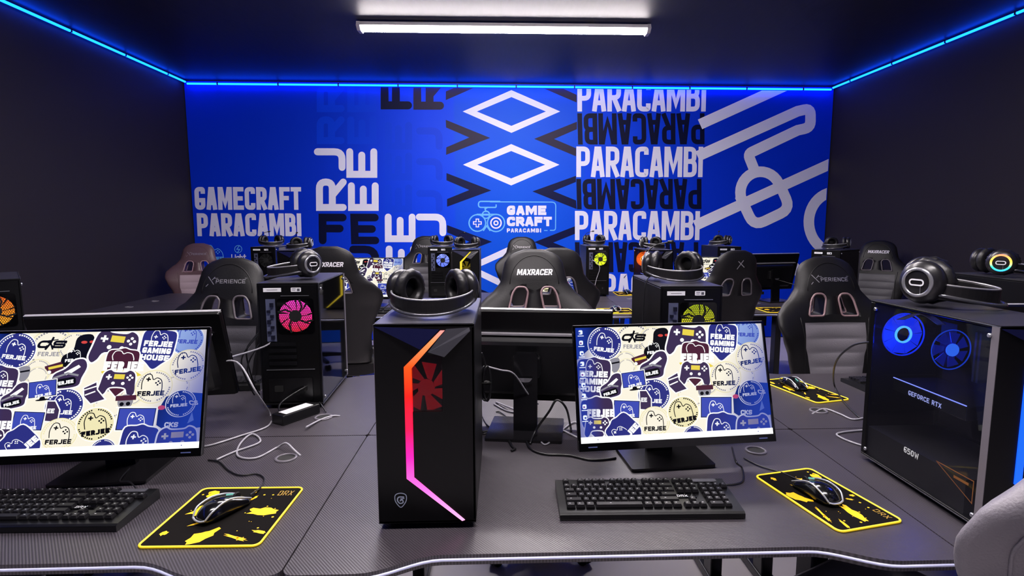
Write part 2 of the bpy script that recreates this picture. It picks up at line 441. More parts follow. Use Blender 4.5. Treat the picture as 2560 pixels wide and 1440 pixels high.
# ------------------------------------------------------------------ mural
def mural():
    Y0 = YB-.006
    cols = {'navy': '04092e', 'brown': '28213c', 'white': 'e2e2f6', 'lblue': '1d8cff', 'ghost': '003cda', 'cyan': '6ab8f4', 'navy2': '030a3c'}
    names = list(cols)
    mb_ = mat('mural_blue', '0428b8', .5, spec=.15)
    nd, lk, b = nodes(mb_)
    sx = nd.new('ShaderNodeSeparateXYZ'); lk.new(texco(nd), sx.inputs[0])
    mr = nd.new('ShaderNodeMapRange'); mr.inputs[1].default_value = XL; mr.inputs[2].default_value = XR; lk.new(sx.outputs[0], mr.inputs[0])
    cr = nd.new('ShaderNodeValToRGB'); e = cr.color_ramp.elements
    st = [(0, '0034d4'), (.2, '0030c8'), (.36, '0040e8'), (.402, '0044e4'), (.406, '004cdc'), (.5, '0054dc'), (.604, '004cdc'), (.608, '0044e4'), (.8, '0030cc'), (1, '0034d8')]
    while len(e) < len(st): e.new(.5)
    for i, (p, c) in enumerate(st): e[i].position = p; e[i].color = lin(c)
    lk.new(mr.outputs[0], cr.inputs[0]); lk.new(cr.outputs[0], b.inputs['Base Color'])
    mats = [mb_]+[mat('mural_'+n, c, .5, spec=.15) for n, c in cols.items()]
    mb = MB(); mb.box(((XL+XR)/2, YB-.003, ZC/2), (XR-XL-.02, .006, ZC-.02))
    lay = [0]
    def put(polys, col, tx=None):
        y = Y0-.0002-.0003*{'ghost': 0, 'navy': 1, 'navy2': 1, 'brown': 1, 'cyan': 3, 'white': 2, 'lblue': 3}[col]
        if tx: polys = [[tx(*p) for p in q] for q in polys]
        polys = clip_rect(polys, XL+.02, .02, XR-.02, ZC-.055)
        for j, q in enumerate(polys):
            lay[0] += 1; yy = y-.000006*(lay[0] % 43); mb.flat([q], lambda a, b_: (a, yy, b_), 1+names.index(col))
    def W(u, v):
        p = at_y(u, v, YB); return (p[0], p[2])
    def Z1(x, y): return W(440+x/2.88, 180+y/2.88)
    def Z2(x, y): return W(1240+x/2.88, 180+y/2.88)
    def box(Z, x0, y0, x1, y1): return Z(x0, y1), Z(x1, y1), Z(x0, y0)
    T = .0148  # metres per zoomed pixel, for stroke widths
    k = (YB/1400)/2.88
    # lettering at the left
    O, X, Y = Z1(140, 992), Z1(905, 992), Z1(133, 828); put(text('GAMECRAFT', O, X, Y, 30*k, gap=.1, rad=.55), 'white')
    O, X, Y = Z1(158, 1182), Z1(905, 1182), Z1(150, 1017); put(text('PARACAMBI', O, X, Y, 30*k, gap=.1, rad=.55), 'white')
    # big turned letters; corners: bottom-left, bottom-right, top-left of the letter as read
    t = 48*k
    def G(ch, a, b_, c, col, tt=t): put(glyph(ch, Z1(*a), Z1(*b_), Z1(*c), tt, .42, 'round'), col)
    for dy in (-240, -470):   # faint echoes above
        G('E', (1445, 760+dy), (1445, 560+dy), (1235, 760+dy), 'ghost'); G('R', (1215, 760+dy), (1215, 560+dy), (1015, 760+dy), 'ghost')
    for dy in (20, 240, 470):
        G('E', (1700, 540+dy), (1700, 340+dy), (1505, 540+dy), 'ghost'); G('J', (1920, 540+dy), (1920, 380+dy), (1730, 540+dy), 'ghost')
    G('R', (1230, 1000), (1230, 768), (1010, 1000), 'white'); G('J', (1222, 712), (1222, 550), (995, 712), 'white')
    G('E', (1460, 1000), (1460, 795), (1240, 1000), 'white'); G('E', (1450, 762), (1450, 550), (1228, 762), 'white')
    G('F', (1030, 1240), (1230, 1240), (1028, 1020), 'navy', 54*k); G('E', (1262, 1240), (1465, 1240), (1255, 1020), 'navy', 54*k)
    G('E', (1725, 1225), (1725, 1020), (1505, 1225), 'white'); G('J', (1946, 1182), (1946, 1020), (1728, 1182), 'white')
    G('E', (1735, 1455), (1735, 1250), (1512, 1455), 'white'); G('J', (1465, 1455), (1465, 1250), (1250, 1455), 'navy', 54*k)
    G('F', (1700, 270), (1700, 50), (1475, 270), 'navy', 54*k); G('R', (1930, 272), (1930, 50), (1710, 272), 'brown', 54*k)
    # small emblems low at the left
    hump = catmull([(222, 1300), (228, 1258), (255, 1248), (278, 1280), (305, 1272), (335, 1300), (345, 1348)], 6)
    put(stroke(hump, 5), 'cyan', Z1); put(tb('FERJEE', 170, 1352, 345, 1330, 6), 'cyan', Z1)
    put(stroke([(236, 1283), (256, 1283)], 7)+stroke([(246, 1273), (246, 1293)], 7)+[circ(x, y, 5, 8) for x, y in ((303, 1285), (303, 1307), (292, 1296), (314, 1296))], 'cyan', Z1)
    put(stroke(circ(450, 1275, 26), 4, True)+stroke([(458, 1250), (440, 1276), (460, 1276), (444, 1302)], 5), 'cyan', Z1)
    put(tb('Light', 400, 1350, 508, 1312, 7, rad=.3), 'white', Z1); put(tb('PREF', 560, 1332, 640, 1312, 5), 'cyan', Z1)
    put(stroke([(100, 1352), (160, 1352)], 4), 'cyan', Z1)
    # chevrons and lozenges of the middle column
    def poly(pts, col, Z): put(tess(pts), col, Z)
    for a, col in (([(1943, 345), (2262, 475), (1945, 597), (1947, 543), (2112, 472), (1945, 400)], 'brown'),
                   ([(1948, 728), (2270, 853), (1952, 970), (1952, 915), (2112, 850), (1948, 780)], 'navy2'),
                   ([(1952, 1102), (2275, 1222), (1960, 1345), (1960, 1288), (2112, 1222), (1953, 1155)], 'navy2'),
                   ([(1943, 140), (2100, 70), (2250, 70), (1943, 203)], 'brown'),
                   ([(1960, 1470), (2260, 1590), (1965, 1720), (1965, 1665), (2110, 1595), (1962, 1525)], 'navy2')):
        poly(a, col, Z1)
    for a, col in (([(583, 358), (275, 482), (575, 607), (577, 550), (418, 483), (582, 412)], 'brown'),
                   ([(575, 748), (262, 860), (580, 987), (576, 925), (412, 858), (575, 792)], 'navy2'),
                   ([(570, 1110), (275, 1225), (566, 1345), (566, 1288), (412, 1228), (568, 1165)], 'navy2'),
                   ([(580, 220), (580, 165), (400, 80), (250, 80)], 'brown'),
                   ([(566, 1470), (275, 1590), (562, 1720), (562, 1660), (412, 1593), (564, 1525)], 'navy2')):
        poly(a, col, Z2)
    for (l, r, c, tp, bt) in ((1163, 1394, 279, 227, 331), (1164, 1392, 412, 362, 462), (1162, 1394, 670, 615, 728)):
        m = (l+r)/2; q = [(l, c), (m, tp), (r, c), (m, bt)]
        th = 17.0; sx_ = ((r-l)/2-19*2.0)/((r-l)/2)
        q = [(m+(x-m)*.9, c+(y-c)*.86) for x, y in q]
        put(stroke(q, 16, True), 'white', W)
    # centre emblem
    put(stroke(round_path([(2330, 932, 0), (2178, 932, 1), (2178, 975, 1), (2305, 975, 1), (2305, 958)], 20), 9), 'cyan', Z1)
    put(stroke([(2245, 975), (2225, 985), (2232, 1005)], 9)+stroke(circ(2232, 1028, 26), 9, True)+stroke([(2208, 1030), (2256, 1030)], 8), 'cyan', Z1)
    put(stroke(circ(2170, 1087, 60), 9, True)+stroke(circ(2304, 1087, 62), 9, True), 'cyan', Z1)
    put(stroke([(2170, 1025), (2304, 1025)], 9)+stroke([(2215, 1140), (2237, 1108), (2260, 1140)], 9), 'cyan', Z1)
    put(stroke(circ(2304, 1087, 37), 10, True)+stroke(circ(2304, 1087, 14), 10, True), 'white', Z1)
    cr_ = [(-9, -28), (9, -28), (9, -9), (28, -9), (28, 9), (9, 9), (9, 28), (-9, 28), (-9, 9), (-28, 9), (-28, -9), (-9, -9)]
    put(stroke([(2170+a, 1087+b_) for a, b_ in cr_], 7, True), 'white', Z1)
    put(stroke(round_path([(-40, 935), (430, 937, 1), (428, 1140, 1), (392, 1140)], 30), 7), 'cyan', Z2)
    put(tb('GAME', 78, 1030, 362, 962, 21, gap=.14, rad=.35), 'white', Z2); put(tb('CRAFT', 78, 1110, 402, 1042, 21, gap=.1, rad=.35), 'white', Z2)
    put(tb('PARACAMBI', 78, 1155, 325, 1126, 7.5, gap=.25, rad=.35), 'white', Z2); put(stroke([(348, 1141), (368, 1141)], 5), 'cyan', Z2)
    # word column
    rows = [(585, 1510, 70, 285, 0), (583, 1500, 298, 521, 1), (578, 1487, 537, 757, 0), (576, 1478, 770, 987, 1), (568, 1464, 1000, 1210, 0), (566, 1455, 1225, 1440, 1), (562, 1446, 1452, 1665, 0), (560, 1440, 1680, 1890, 1)]
    for (x0, x1, y0, y1, fl) in rows:
        if fl: put(text('PARACAMBI', Z2(x1, y0), Z2(x0, y0), Z2(x1, y1), 33*k, gap=.09, rad=.55), 'navy')
        else: put(text('PARACAMBI', Z2(x0, y1), Z2(x1, y1), Z2(x0, y0), 33*k, gap=.09, rad=.55), 'white')
    # pipework emblem at the right
    t = 76
    def pipe(pts, rad=1, closed=False): put(stroke(round_path(pts, rad, closed), t, closed), 'white', Z2)
    pipe([(1502, 362), (2120, 82)])
    pipe([(1484, 592), (2170, 283), (2262, 262, 1), (2262, 400, 1), (2170, 420), (1812, 590, .35), (1860, 710)], 100)
    body = [(1900, 712, 1)]
    arc = [(1903+145*math.cos(math.radians(a)), 868+150*math.sin(math.radians(a))) for a in range(158, 345, 11)]
    put(stroke(arc+round_path([(2045, 820), (2118, 985, 1), (1855, 1110, 1), (1769, 925)], 80), t), 'white', Z2)
    pipe([(1466, 1090), (2384, 672)])
    put(stroke([(2440+190*math.cos(math.radians(a)), 1080+215*math.sin(math.radians(a))) for a in range(110, 262, 8)], t), 'white', Z2)
    pipe([(1980, 1410), (2075, 1330, 1), (2160, 1420)], 60)
    o = mb.obj('wall_mural', mats)
    tag(o, 'large blue printed mural with white and navy lettering covering the back wall', 'mural')
mural()

# ------------------------------------------------------------------ desktop picture shown on every screen
SW, SH = .527, .297
def screen_mat(name, col, es=1.0, flat=False):
    if name in MATS: return MATS[name]
    m = mat(name, '050507', .25, spec=.3)
    nd, lk, b = nodes(m)
    if flat:
        b.inputs['Emission Color'].default_value = lin(col); b.inputs['Emission Strength'].default_value = es; return m
    sx = nd.new('ShaderNodeSeparateXYZ'); lk.new(texco(nd), sx.inputs[0])
    # the wallpaper itself fades to blue at both ends
    mul = nd.new('ShaderNodeMath'); mul.operation = 'MULTIPLY_ADD'; mul.inputs[1].default_value = -.45; lk.new(sx.outputs[2], mul.inputs[0]); lk.new(sx.outputs[0], mul.inputs[2])
    r = nd.new('ShaderNodeMapRange'); r.inputs[1].default_value = .12; r.inputs[2].default_value = .27; r.interpolation_type = 'SMOOTHSTEP'; lk.new(mul.outputs[0], r.inputs[0])
    l = nd.new('ShaderNodeMapRange'); l.inputs[1].default_value = -.19; l.inputs[2].default_value = -.262; l.interpolation_type = 'SMOOTHSTEP'; lk.new(sx.outputs[0], l.inputs[0])
    mx = nd.new('ShaderNodeMath'); mx.operation = 'MAXIMUM'; lk.new(r.outputs[0], mx.inputs[0]); lk.new(l.outputs[0], mx.inputs[1])
    sc = nd.new('ShaderNodeMath'); sc.operation = 'MULTIPLY'; sc.inputs[1].default_value = .8; lk.new(mx.outputs[0], sc.inputs[0])
    c = nd.new('ShaderNodeMix'); c.data_type = 'RGBA'; c.inputs[6].default_value = lin(col); c.inputs[7].default_value = lin('1b3aa8')
    lk.new(sc.outputs[0], c.inputs[0]); lk.new(c.outputs[2], b.inputs['Emission Color']); b.inputs['Emission Strength'].default_value = es
    return m
ART_MESH = None
def screen_art():
    global ART_MESH
    cols = {'cream': 'f6efdc', 'white': 'ffffff', 'navy': '2b2f7e', 'dnavy': '12174c', 'plum': '3c2d50', 'wine': '4a1f33', 'black': '0a0a10', 'yellow': 'e6cf4a', 'pale': 'ece3b4',
            'grey': '8d8b96', 'red': 'd0453f', 'blue': '3c4ab0', 'lightb': '8ea6dc', 'dark': '0a1440'}
    names = list(cols)
    mats = [screen_mat('screen_'+n, c, .74) for n, c in cols.items()]+[screen_mat('screen_bar', 'ffffff', .9, True), screen_mat('screen_icon', 'dfe8ff', .8, True)]
    names += ['bar', 'icon']
    H = homog([(145, 108), (1345, 72), (1418, 785), (187, 845)], [(-SW/2, SH/2), (SW/2, SH/2), (SW/2, -SH/2), (-SW/2, -SH/2)])
    mb = MB(); lay = [0]
    def put(polys, col, raw=False):
        lay[0] += 1; y = -.0001-.00002*lay[0]
        if not raw: polys = [[H(p) for p in q] for q in polys]
        polys = clip_rect(polys, -SW/2, -SH/2, SW/2, SH/2)
        mb.flat(polys, lambda a, b_: (a, y, b_), names.index(col))
    def T(polys, cx, cy, s=1, rot=0):
        c, n = math.cos(math.radians(rot)), math.sin(math.radians(rot))
        return [[(cx+s*(x*c-y*n), cy+s*(x*n+y*c)) for x, y in p] for p in polys]
    hump = catmull([(-50, 40), (-56, -5), (-42, -48), (-14, -50), (2, -22), (22, -34), (48, -20), (60, 20), (62, 40)], 5)
    def logo(cx, cy, s, rot=0, col='white', word=True, tw=8):
        g = stroke(hump, 5)+[[(-38, -26), (-12, -26), (-12, -18), (-38, -18)], [(-29, -35), (-21, -35), (-21, -9), (-29, -9)]]
        g += [circ(x, y, 5.5, 8) for x, y in ((32, -14), (32, 8), (21, -3), (43, -3))]
        put(T(g, cx, cy, s, rot), col)
        if word: put(T(tb('FERJEE', -72, 78, 74, 48, tw, gap=.12, rad=.3), cx, cy, s, rot-6), col)
    def disc(cx, cy, r, col, ring=None, dash=True):
        put([circ(cx, cy, r*1.06, 40)], 'white' if col != 'cream' else 'pale'); put([circ(cx, cy, r, 40)], col)
        if ring:
            for k in range(0, 44):
                if k % 11 in (9, 10): continue
                a = 2*PI*k/44; a2 = a+2*PI/44*.62
                put_l.append((ring, [(cx+r*.94*math.cos(a), cy+r*.94*math.sin(a)), (cx+r*.94*math.cos(a2), cy+r*.94*math.sin(a2)), (cx+r*.85*math.cos(a2), cy+r*.85*math.sin(a2)), (cx+r*.85*math.cos(a), cy+r*.85*math.sin(a))]))
            put([q for c_, q in put_l], ring); put_l.clear()
    put_l = []
    def fill(pts, col, out=None, rad=0, grow=7):
        p = round_path(pts, rad, True) if rad else pts
        if out: put(stroke(p, grow*2, True), out)
        put(tess([(a[0], a[1]) for a in p]), col)
    def rp(pts, cx, cy, s=1, rot=0): return T([pts], cx, cy, s, rot)[0]
    PAD = catmull([(-95, 10), (-85, -50), (-55, -72), (-30, -60), (30, -60), (55, -72), (85, -50), (95, 10), (100, 62), (82, 86), (62, 70), (40, 34), (-40, 34), (-62, 70), (-82, 86), (-100, 62)], 4, True)
    def pad(cx, cy, s, rot, col, yel='yellow', btn='white'):
        p = rp(PAD, cx, cy, s, rot); put(stroke(p, 16*s, True), 'white'); put(tess(p), col)
        put(T([[(-28, -48), (30, -48), (30, -18), (-28, -18)]], cx, cy, s, rot), yel)
        put(T([[(-72, -34), (-40, -34), (-40, -24), (-72, -24)], [(-61, -45), (-51, -45), (-51, -13), (-61, -13)]]+[circ(x, y, 7, 10) for x, y in ((60, -42), (60, -16), (47, -29), (73, -29))]+[circ(-26, 8, 10, 12), circ(28, 8, 10, 12)], cx, cy, s, rot), btn)
    def shield(cx, cy, s, rot, col, lines=None):
        p = rp(catmull([(-85, -95), (-30, -108), (0, -118), (30, -108), (85, -95), (92, -20), (84, 50), (40, 95), (0, 128), (-40, 95), (-84, 50), (-92, -20)], 4, True), cx, cy, s, rot)
        put(stroke(p, 15*s, True), 'white'); put(tess(p), col)
        if lines:
            for i, l in enumerate(lines): put(T(tb(l, -78, -8+42*i, 78, -42+42*i, 9.5, gap=.12, rad=.2), cx, cy, s, rot), 'white')
            put(T(stroke([(x*.8, y*.8-62) for x, y in hump], 4)+[circ(x, y, 4, 8) for x, y in ((24, -72), (24, -56), (16, -64), (32, -64))]+stroke([(-30, -66), (-14, -66)], 5)+stroke([(-22, -74), (-22, -58)], 5), cx, cy, s, rot), 'white')
    def mon(cx, cy, s, rot, col='blue'):
        p = rp([(-85, -62), (85, -62), (85, 48), (-85, 48)], cx, cy, s, rot); put(stroke(p, 20*s, True), 'white'); put(stroke(p, 8*s, True), 'black'); put([p], col)
        put(T([[(-14, 52), (14, 52), (20, 70), (-20, 70)], circ(0, 74, 44, 16, 7)], cx, cy, s, rot), 'black'); logo(cx, cy-5*s, s*.72, rot)
    def vr(cx, cy, s, rot):
        p = rp(catmull([(-95, 10), (-80, -30), (-20, -52), (30, -92), (80, -88), (92, -40), (60, 20), (40, 62), (-20, 66), (-85, 52)], 4, True), cx, cy, s, rot); put(stroke(p, 18*s, True), 'white'); put(tess(p), 'plum')
        put(T([[(-30, -30), (20, -50), (50, -62), (60, -46), (10, -20), (-20, -12)]], cx, cy, s, rot), 'white'); put(T([rrect(122, 50, 18, 4, -30, 30)], cx, cy, s, rot), 'black')
        put(T(tb('FERJEE', -78, 42, 18, 20, 6, gap=.12), cx, cy, s, rot), 'white'); put(T(stroke([(-82, -8), (-10, -22), (40, 0)], 12), cx, cy, s, rot), 'grey')
    put([[(100, 40), (1450, 40), (1450, 880), (100, 880)]], 'cream')
    for x, y, r in ((520, 195, 118), (470, 330, 70), (640, 180, 80), (900, 520, 90), (1000, 470, 60), (1230, 420, 70)): disc(x, y, r, 'cream', 'grey')
    fill([(140, 70), (300, 70), (250, 230), (140, 330)], 'dark')
    disc(1245, 135, 88, 'lightb', 'blue'); logo(1245, 95, .8, 8, 'blue')
    disc(335, 205, 104, 'navy', 'white'); logo(335, 190, .88, 12)
    put(text('C', (438, 190), (500, 190), (452, 143), 14, rad=.3, slant=0)+text('S', (520, 190), (590, 190), (532, 143), 14, rad=.3)+stroke([(522, 128), (512, 160), (492, 194)], 12)+stroke([(512, 158), (528, 194)], 9)+stroke([(500, 145), (548, 138)], 6), 'black')
    put(tb('FERJEE', 455, 238, 572, 212, 5, gap=.2, rad=.3), 'grey')
    fill(catmull([(650, 130), (690, 105), (740, 120), (745, 240), (700, 300), (600, 300), (590, 240), (640, 200)], 4, True), 'black')
    put([circ(692, 153, 17, 12, 9), circ(732, 150, 13, 12, 8)], 'red'); logo(648, 222, .62, 0)
    fill([(505, 300), (590, 270), (620, 330), (520, 350)], 'wine'); put([circ(535, 335, 11, 12)], 'white'); fill([(525, 305), (600, 285), (602, 300), (530, 320)], 'yellow')
    disc(475, 360, 55, 'cream', 'grey'); fill(catmull([(370, 310), (425, 300), (430, 360), (400, 395), (372, 360)], 4, True), 'grey'); put(stroke([(375, 335), (425, 325)], 10), 'black')
    shield(265, 430, 1.15, 2, 'plum', ['FERJEE', 'GAMING', 'HOUSE'])
    pad(865, 175, 1.28, 6, 'plum')
    shield(1092, 185, 1.0, 3, 'navy', ['FERJEE', 'GAMING', 'HOUSE'])
    disc(1275, 290, 92, 'cream', 'grey'); logo(1268, 262, .95, -4, 'black')
    disc(650, 535, 100, 'navy', 'white'); logo(640, 520, .85, 8)
    shield(915, 300, .95, 2, 'wine'); fill([(812, 330), (850, 315), (985, 320), (1035, 350), (1000, 362), (905, 350), (830, 352)], 'yellow')
    put(stroke([(x*1.0+915, y*.6+235) for x, y in hump], 5), 'white')
    put(tb('FERJEE', 826, 326, 1038, 268, 17, gap=.1, rad=.25), 'white')
    fill([(845, 400), (1000, 400), (955, 440), (915, 478), (880, 440)], 'wine', 'white')
    pad(915, 392, .98, 2, 'plum')
    disc(1112, 420, 96, 'cream', 'grey'); logo(1100, 398, .98, 4, 'black')
    fill([(740, 430), (800, 395), (810, 440), (860, 495), (790, 520), (750, 480)], 'plum', 'white'); put(stroke([(745, 440), (812, 415)], 8)+stroke([(755, 470), (800, 450)], 8), 'white')
    vr(385, 490, .85, -18); vr(652, 360, 1.0, -12)
    mon(520, 440, .82, -8)
    fill([(560, 510), (600, 510), (630, 560), (630, 630), (565, 625)], 'plum', 'white'); put(tb('EE', 568, 580, 606, 552, 7), 'white')
    mon(475, 632, .92, 2)
    disc(655, 705, 92, 'cream', 'pale'); logo(655, 690, .95, 4, 'black')
    put([circ(975, 510, 42, 16, 44)], 'grey'); put(stroke([(935, 490), (1015, 485)], 30), 'wine'); put([circ(958, 525, 12, 12), circ(992, 522, 12, 12)], 'black'); put(stroke([(935, 545), (1010, 540)], 6), 'white')
    fill([(1190, 480), (1260, 450), (1420, 460), (1420, 660), (1230, 690), (1165, 650), (1160, 560)], 'dark'); put([circ(1176, 545, 20, 14, 14)], 'red')
    disc(1275, 520, 78, 'dark', 'white'); logo(1262, 492, .62, 0); put(tb('CS', 1325, 528, 1372, 502, 6, slant=-.2), 'white'); put(tb('CKS', 1208, 662, 1282, 632, 7.5), 'white'); fill([(1345, 570), (1362, 620), (1330, 640)], 'lightb')
    mon(1050, 622, 1.12, 0)
    disc(838, 645, 98, 'pale', 'black'); logo(835, 630, 1.02, -4, 'black', tw=10)
    shield(290, 675, 1.1, -4, 'plum'); put(tb('FERJEE', 225, 675, 395, 625, 14, gap=.12), 'white'); pad(290, 735, .8, 0, 'plum')
    shield(470, 775, 1.0, -48, 'navy'); logo(425, 770, .7, -48, 'white', False); put(T(tb('JEE', -40, 20, 50, -20, 12), 510, 760, 1, -48), 'white')
    disc(905, 800, 66, 'navy', 'white')
    shield(1085, 770, 1.05, 4, 'navy'); logo(1080, 745, 1.05, 4, 'white', False)
    pad(1290, 745, 1.15, -4, 'plum', 'yellow', 'pale')
    # taskbar, its small marks, and the column of desktop icons
    z0 = -SH/2; put([[(-SW/2, z0), (SW/2, z0), (SW/2, z0+.0155), (-SW/2, z0+.0155)]], 'bar', True)
    put([circ(SW/2-.042, z0+.008, .0014, 8), circ(-SW/2+.045, z0+.008, .0014, 8)], 'grey', True)
    for i in range(9):
        x, z = -SW/2+.014, SH/2-.012-i*.0275
        put([rrect(.0105, .0115, .003, 3, x, z)], 'icon', True); put([[(x-.008, z-.0105), (x+.008, z-.0105), (x+.008, z-.0085), (x-.008, z-.0085)]], 'icon', True)
        put([rrect(.005, .004, .001, 3, x-.001+.002*(i % 3-1), z-.001)], ('blue', 'red', 'navy')[i % 3], True)
    o = mb.obj('screen', mats); ART_MESH = o.data; bpy.data.objects.remove(o)
screen_art()

# ------------------------------------------------------------------ monitor: base centre on the desk, screen towards -y
def monitor(label, sc, yaw, tilt, desk=.75, group=None, cat='monitor', lean=None):
    """sc = centre of the picture; the base stands under it"""
    yaw = math.radians(yaw); tilt = math.radians(tilt)
    Xv = Vector((math.cos(yaw), math.sin(yaw), 0)); N = Vector((-math.sin(yaw), math.cos(yaw), 0))
    base = Vector((sc[0], sc[1], desk))+N*.075
    t = thing('monitor', label, cat, base, yaw, group)
    hz = sc[2]-desk
    P = Matrix.Translation((0, -.075, hz)) @ Matrix.Rotation(-tilt, 4, 'X')   # panel frame; local x right, z up, y away from the viewer
    def fp(x, y, z): return tuple(P @ Vector((x, y, z)))
    W2, HT, HB = SW/2+.006, SH/2+.006, SH/2+.020
    # panel shell
    b = MB()
    def loop(y, ins): return [fp(x, y, z) for x, z in rrect(2*(W2-ins), HT+HB-2*ins, .006, 3, 0, (HT-HB)/2)]
    b.rings([loop(.001, 0), loop(.012, 0), loop(.02, .004)], 0, False)
    b.obj('panel_shell', mat('shell_black', '08080a', .35, spec=.3), t)
    MB().prism([(-W2+.002, HT), (W2-.002, HT), (W2-.002, HT+.0015), (-W2+.002, HT+.0015)], .001, .012, fn=lambda x, z, y: fp(x, y, z)).obj('top_edge', mat('edge_white', 'c8c6cc', .3, .4), t)
    b = MB()
    def loop2(y, w_, h_): return [fp(x, y, z) for x, z in rrect(w_, h_, .02, 4, 0, -.035)]
    b.rings([loop2(.0195, .46, .215), loop2(.045, .43, .185), loop2(.05, .40, .165)], 0, False)
    bh = b.obj('back_housing', mat('housing_black', '101013', .3), t)
    MB().rings([[fp(x, y, z) for x, z in rrect(.47, .006, .002, 2, 0, .077)] for y in (.02, .032)], 0, False).obj('back_ledge', mat('ledge_lit', 'b9b6bd', .25, .5), t)  # pale colour stands for light caught on the dark housing's ledge
    # bezel frame standing proud of the glass
    b = MB()
    for x0, x1, z0, z1 in ((-W2, W2, SH/2, HT), (-W2, W2, -HB, -SH/2), (-W2, -SW/2, -SH/2, SH/2), (SW/2, W2, -SH/2, SH/2)):
        b.prism([(x0, z0), (x1, z0), (x1, z1), (x0, z1)], -.0045, .002, fn=lambda x, z, y: fp(x, y, z))
    b.obj('bezel', M_gloss, t)
    s = bpy.data.objects.new('screen', ART_MESH); C.objects.link(s); s.parent = t; s.matrix_local = P
    for x in (-SW/2+.03, SW/2-.03):
        MB().flat([rrect(.024, .003, .001, 2, x, -SH/2-.010)], lambda a, c: fp(a, -.0048, c)).obj('badge', mat('badge_grey', '6d7ab8', .3, .5), t)
    # neck with cable hole, hinge and base plate
    b = MB(); b.prism(rrect(.075, hz+.02, .012, 4, 0, (hz+.02)/2), -.018, .0, fn=lambda x, z, y: (x, y+.02+.012*(1-z/hz), z)); b.obj('neck', mat('neck_black', '0c0c0f', .22), t)
    MB().flat([[(x, z) for x, z in catmull([(-.022, 0), (-.012, -.012), (.012, -.012), (.022, 0)], 4)]], lambda x, z: (x, .0345, z+hz-.055)).obj('handle_mark', M_metal, t)
    b = MB(); b.box((0, -.022, hz-.03), (.09, .05, .07)); b.obj('hinge', M_plastic, t, bevel=.008)
    b = MB(); b.prism(rrect(.235, .2, .006, 3, 0, .005), 0, .009); b.obj('base', mat('base_black', '161518', .2), t, bevel=.002)
    return t

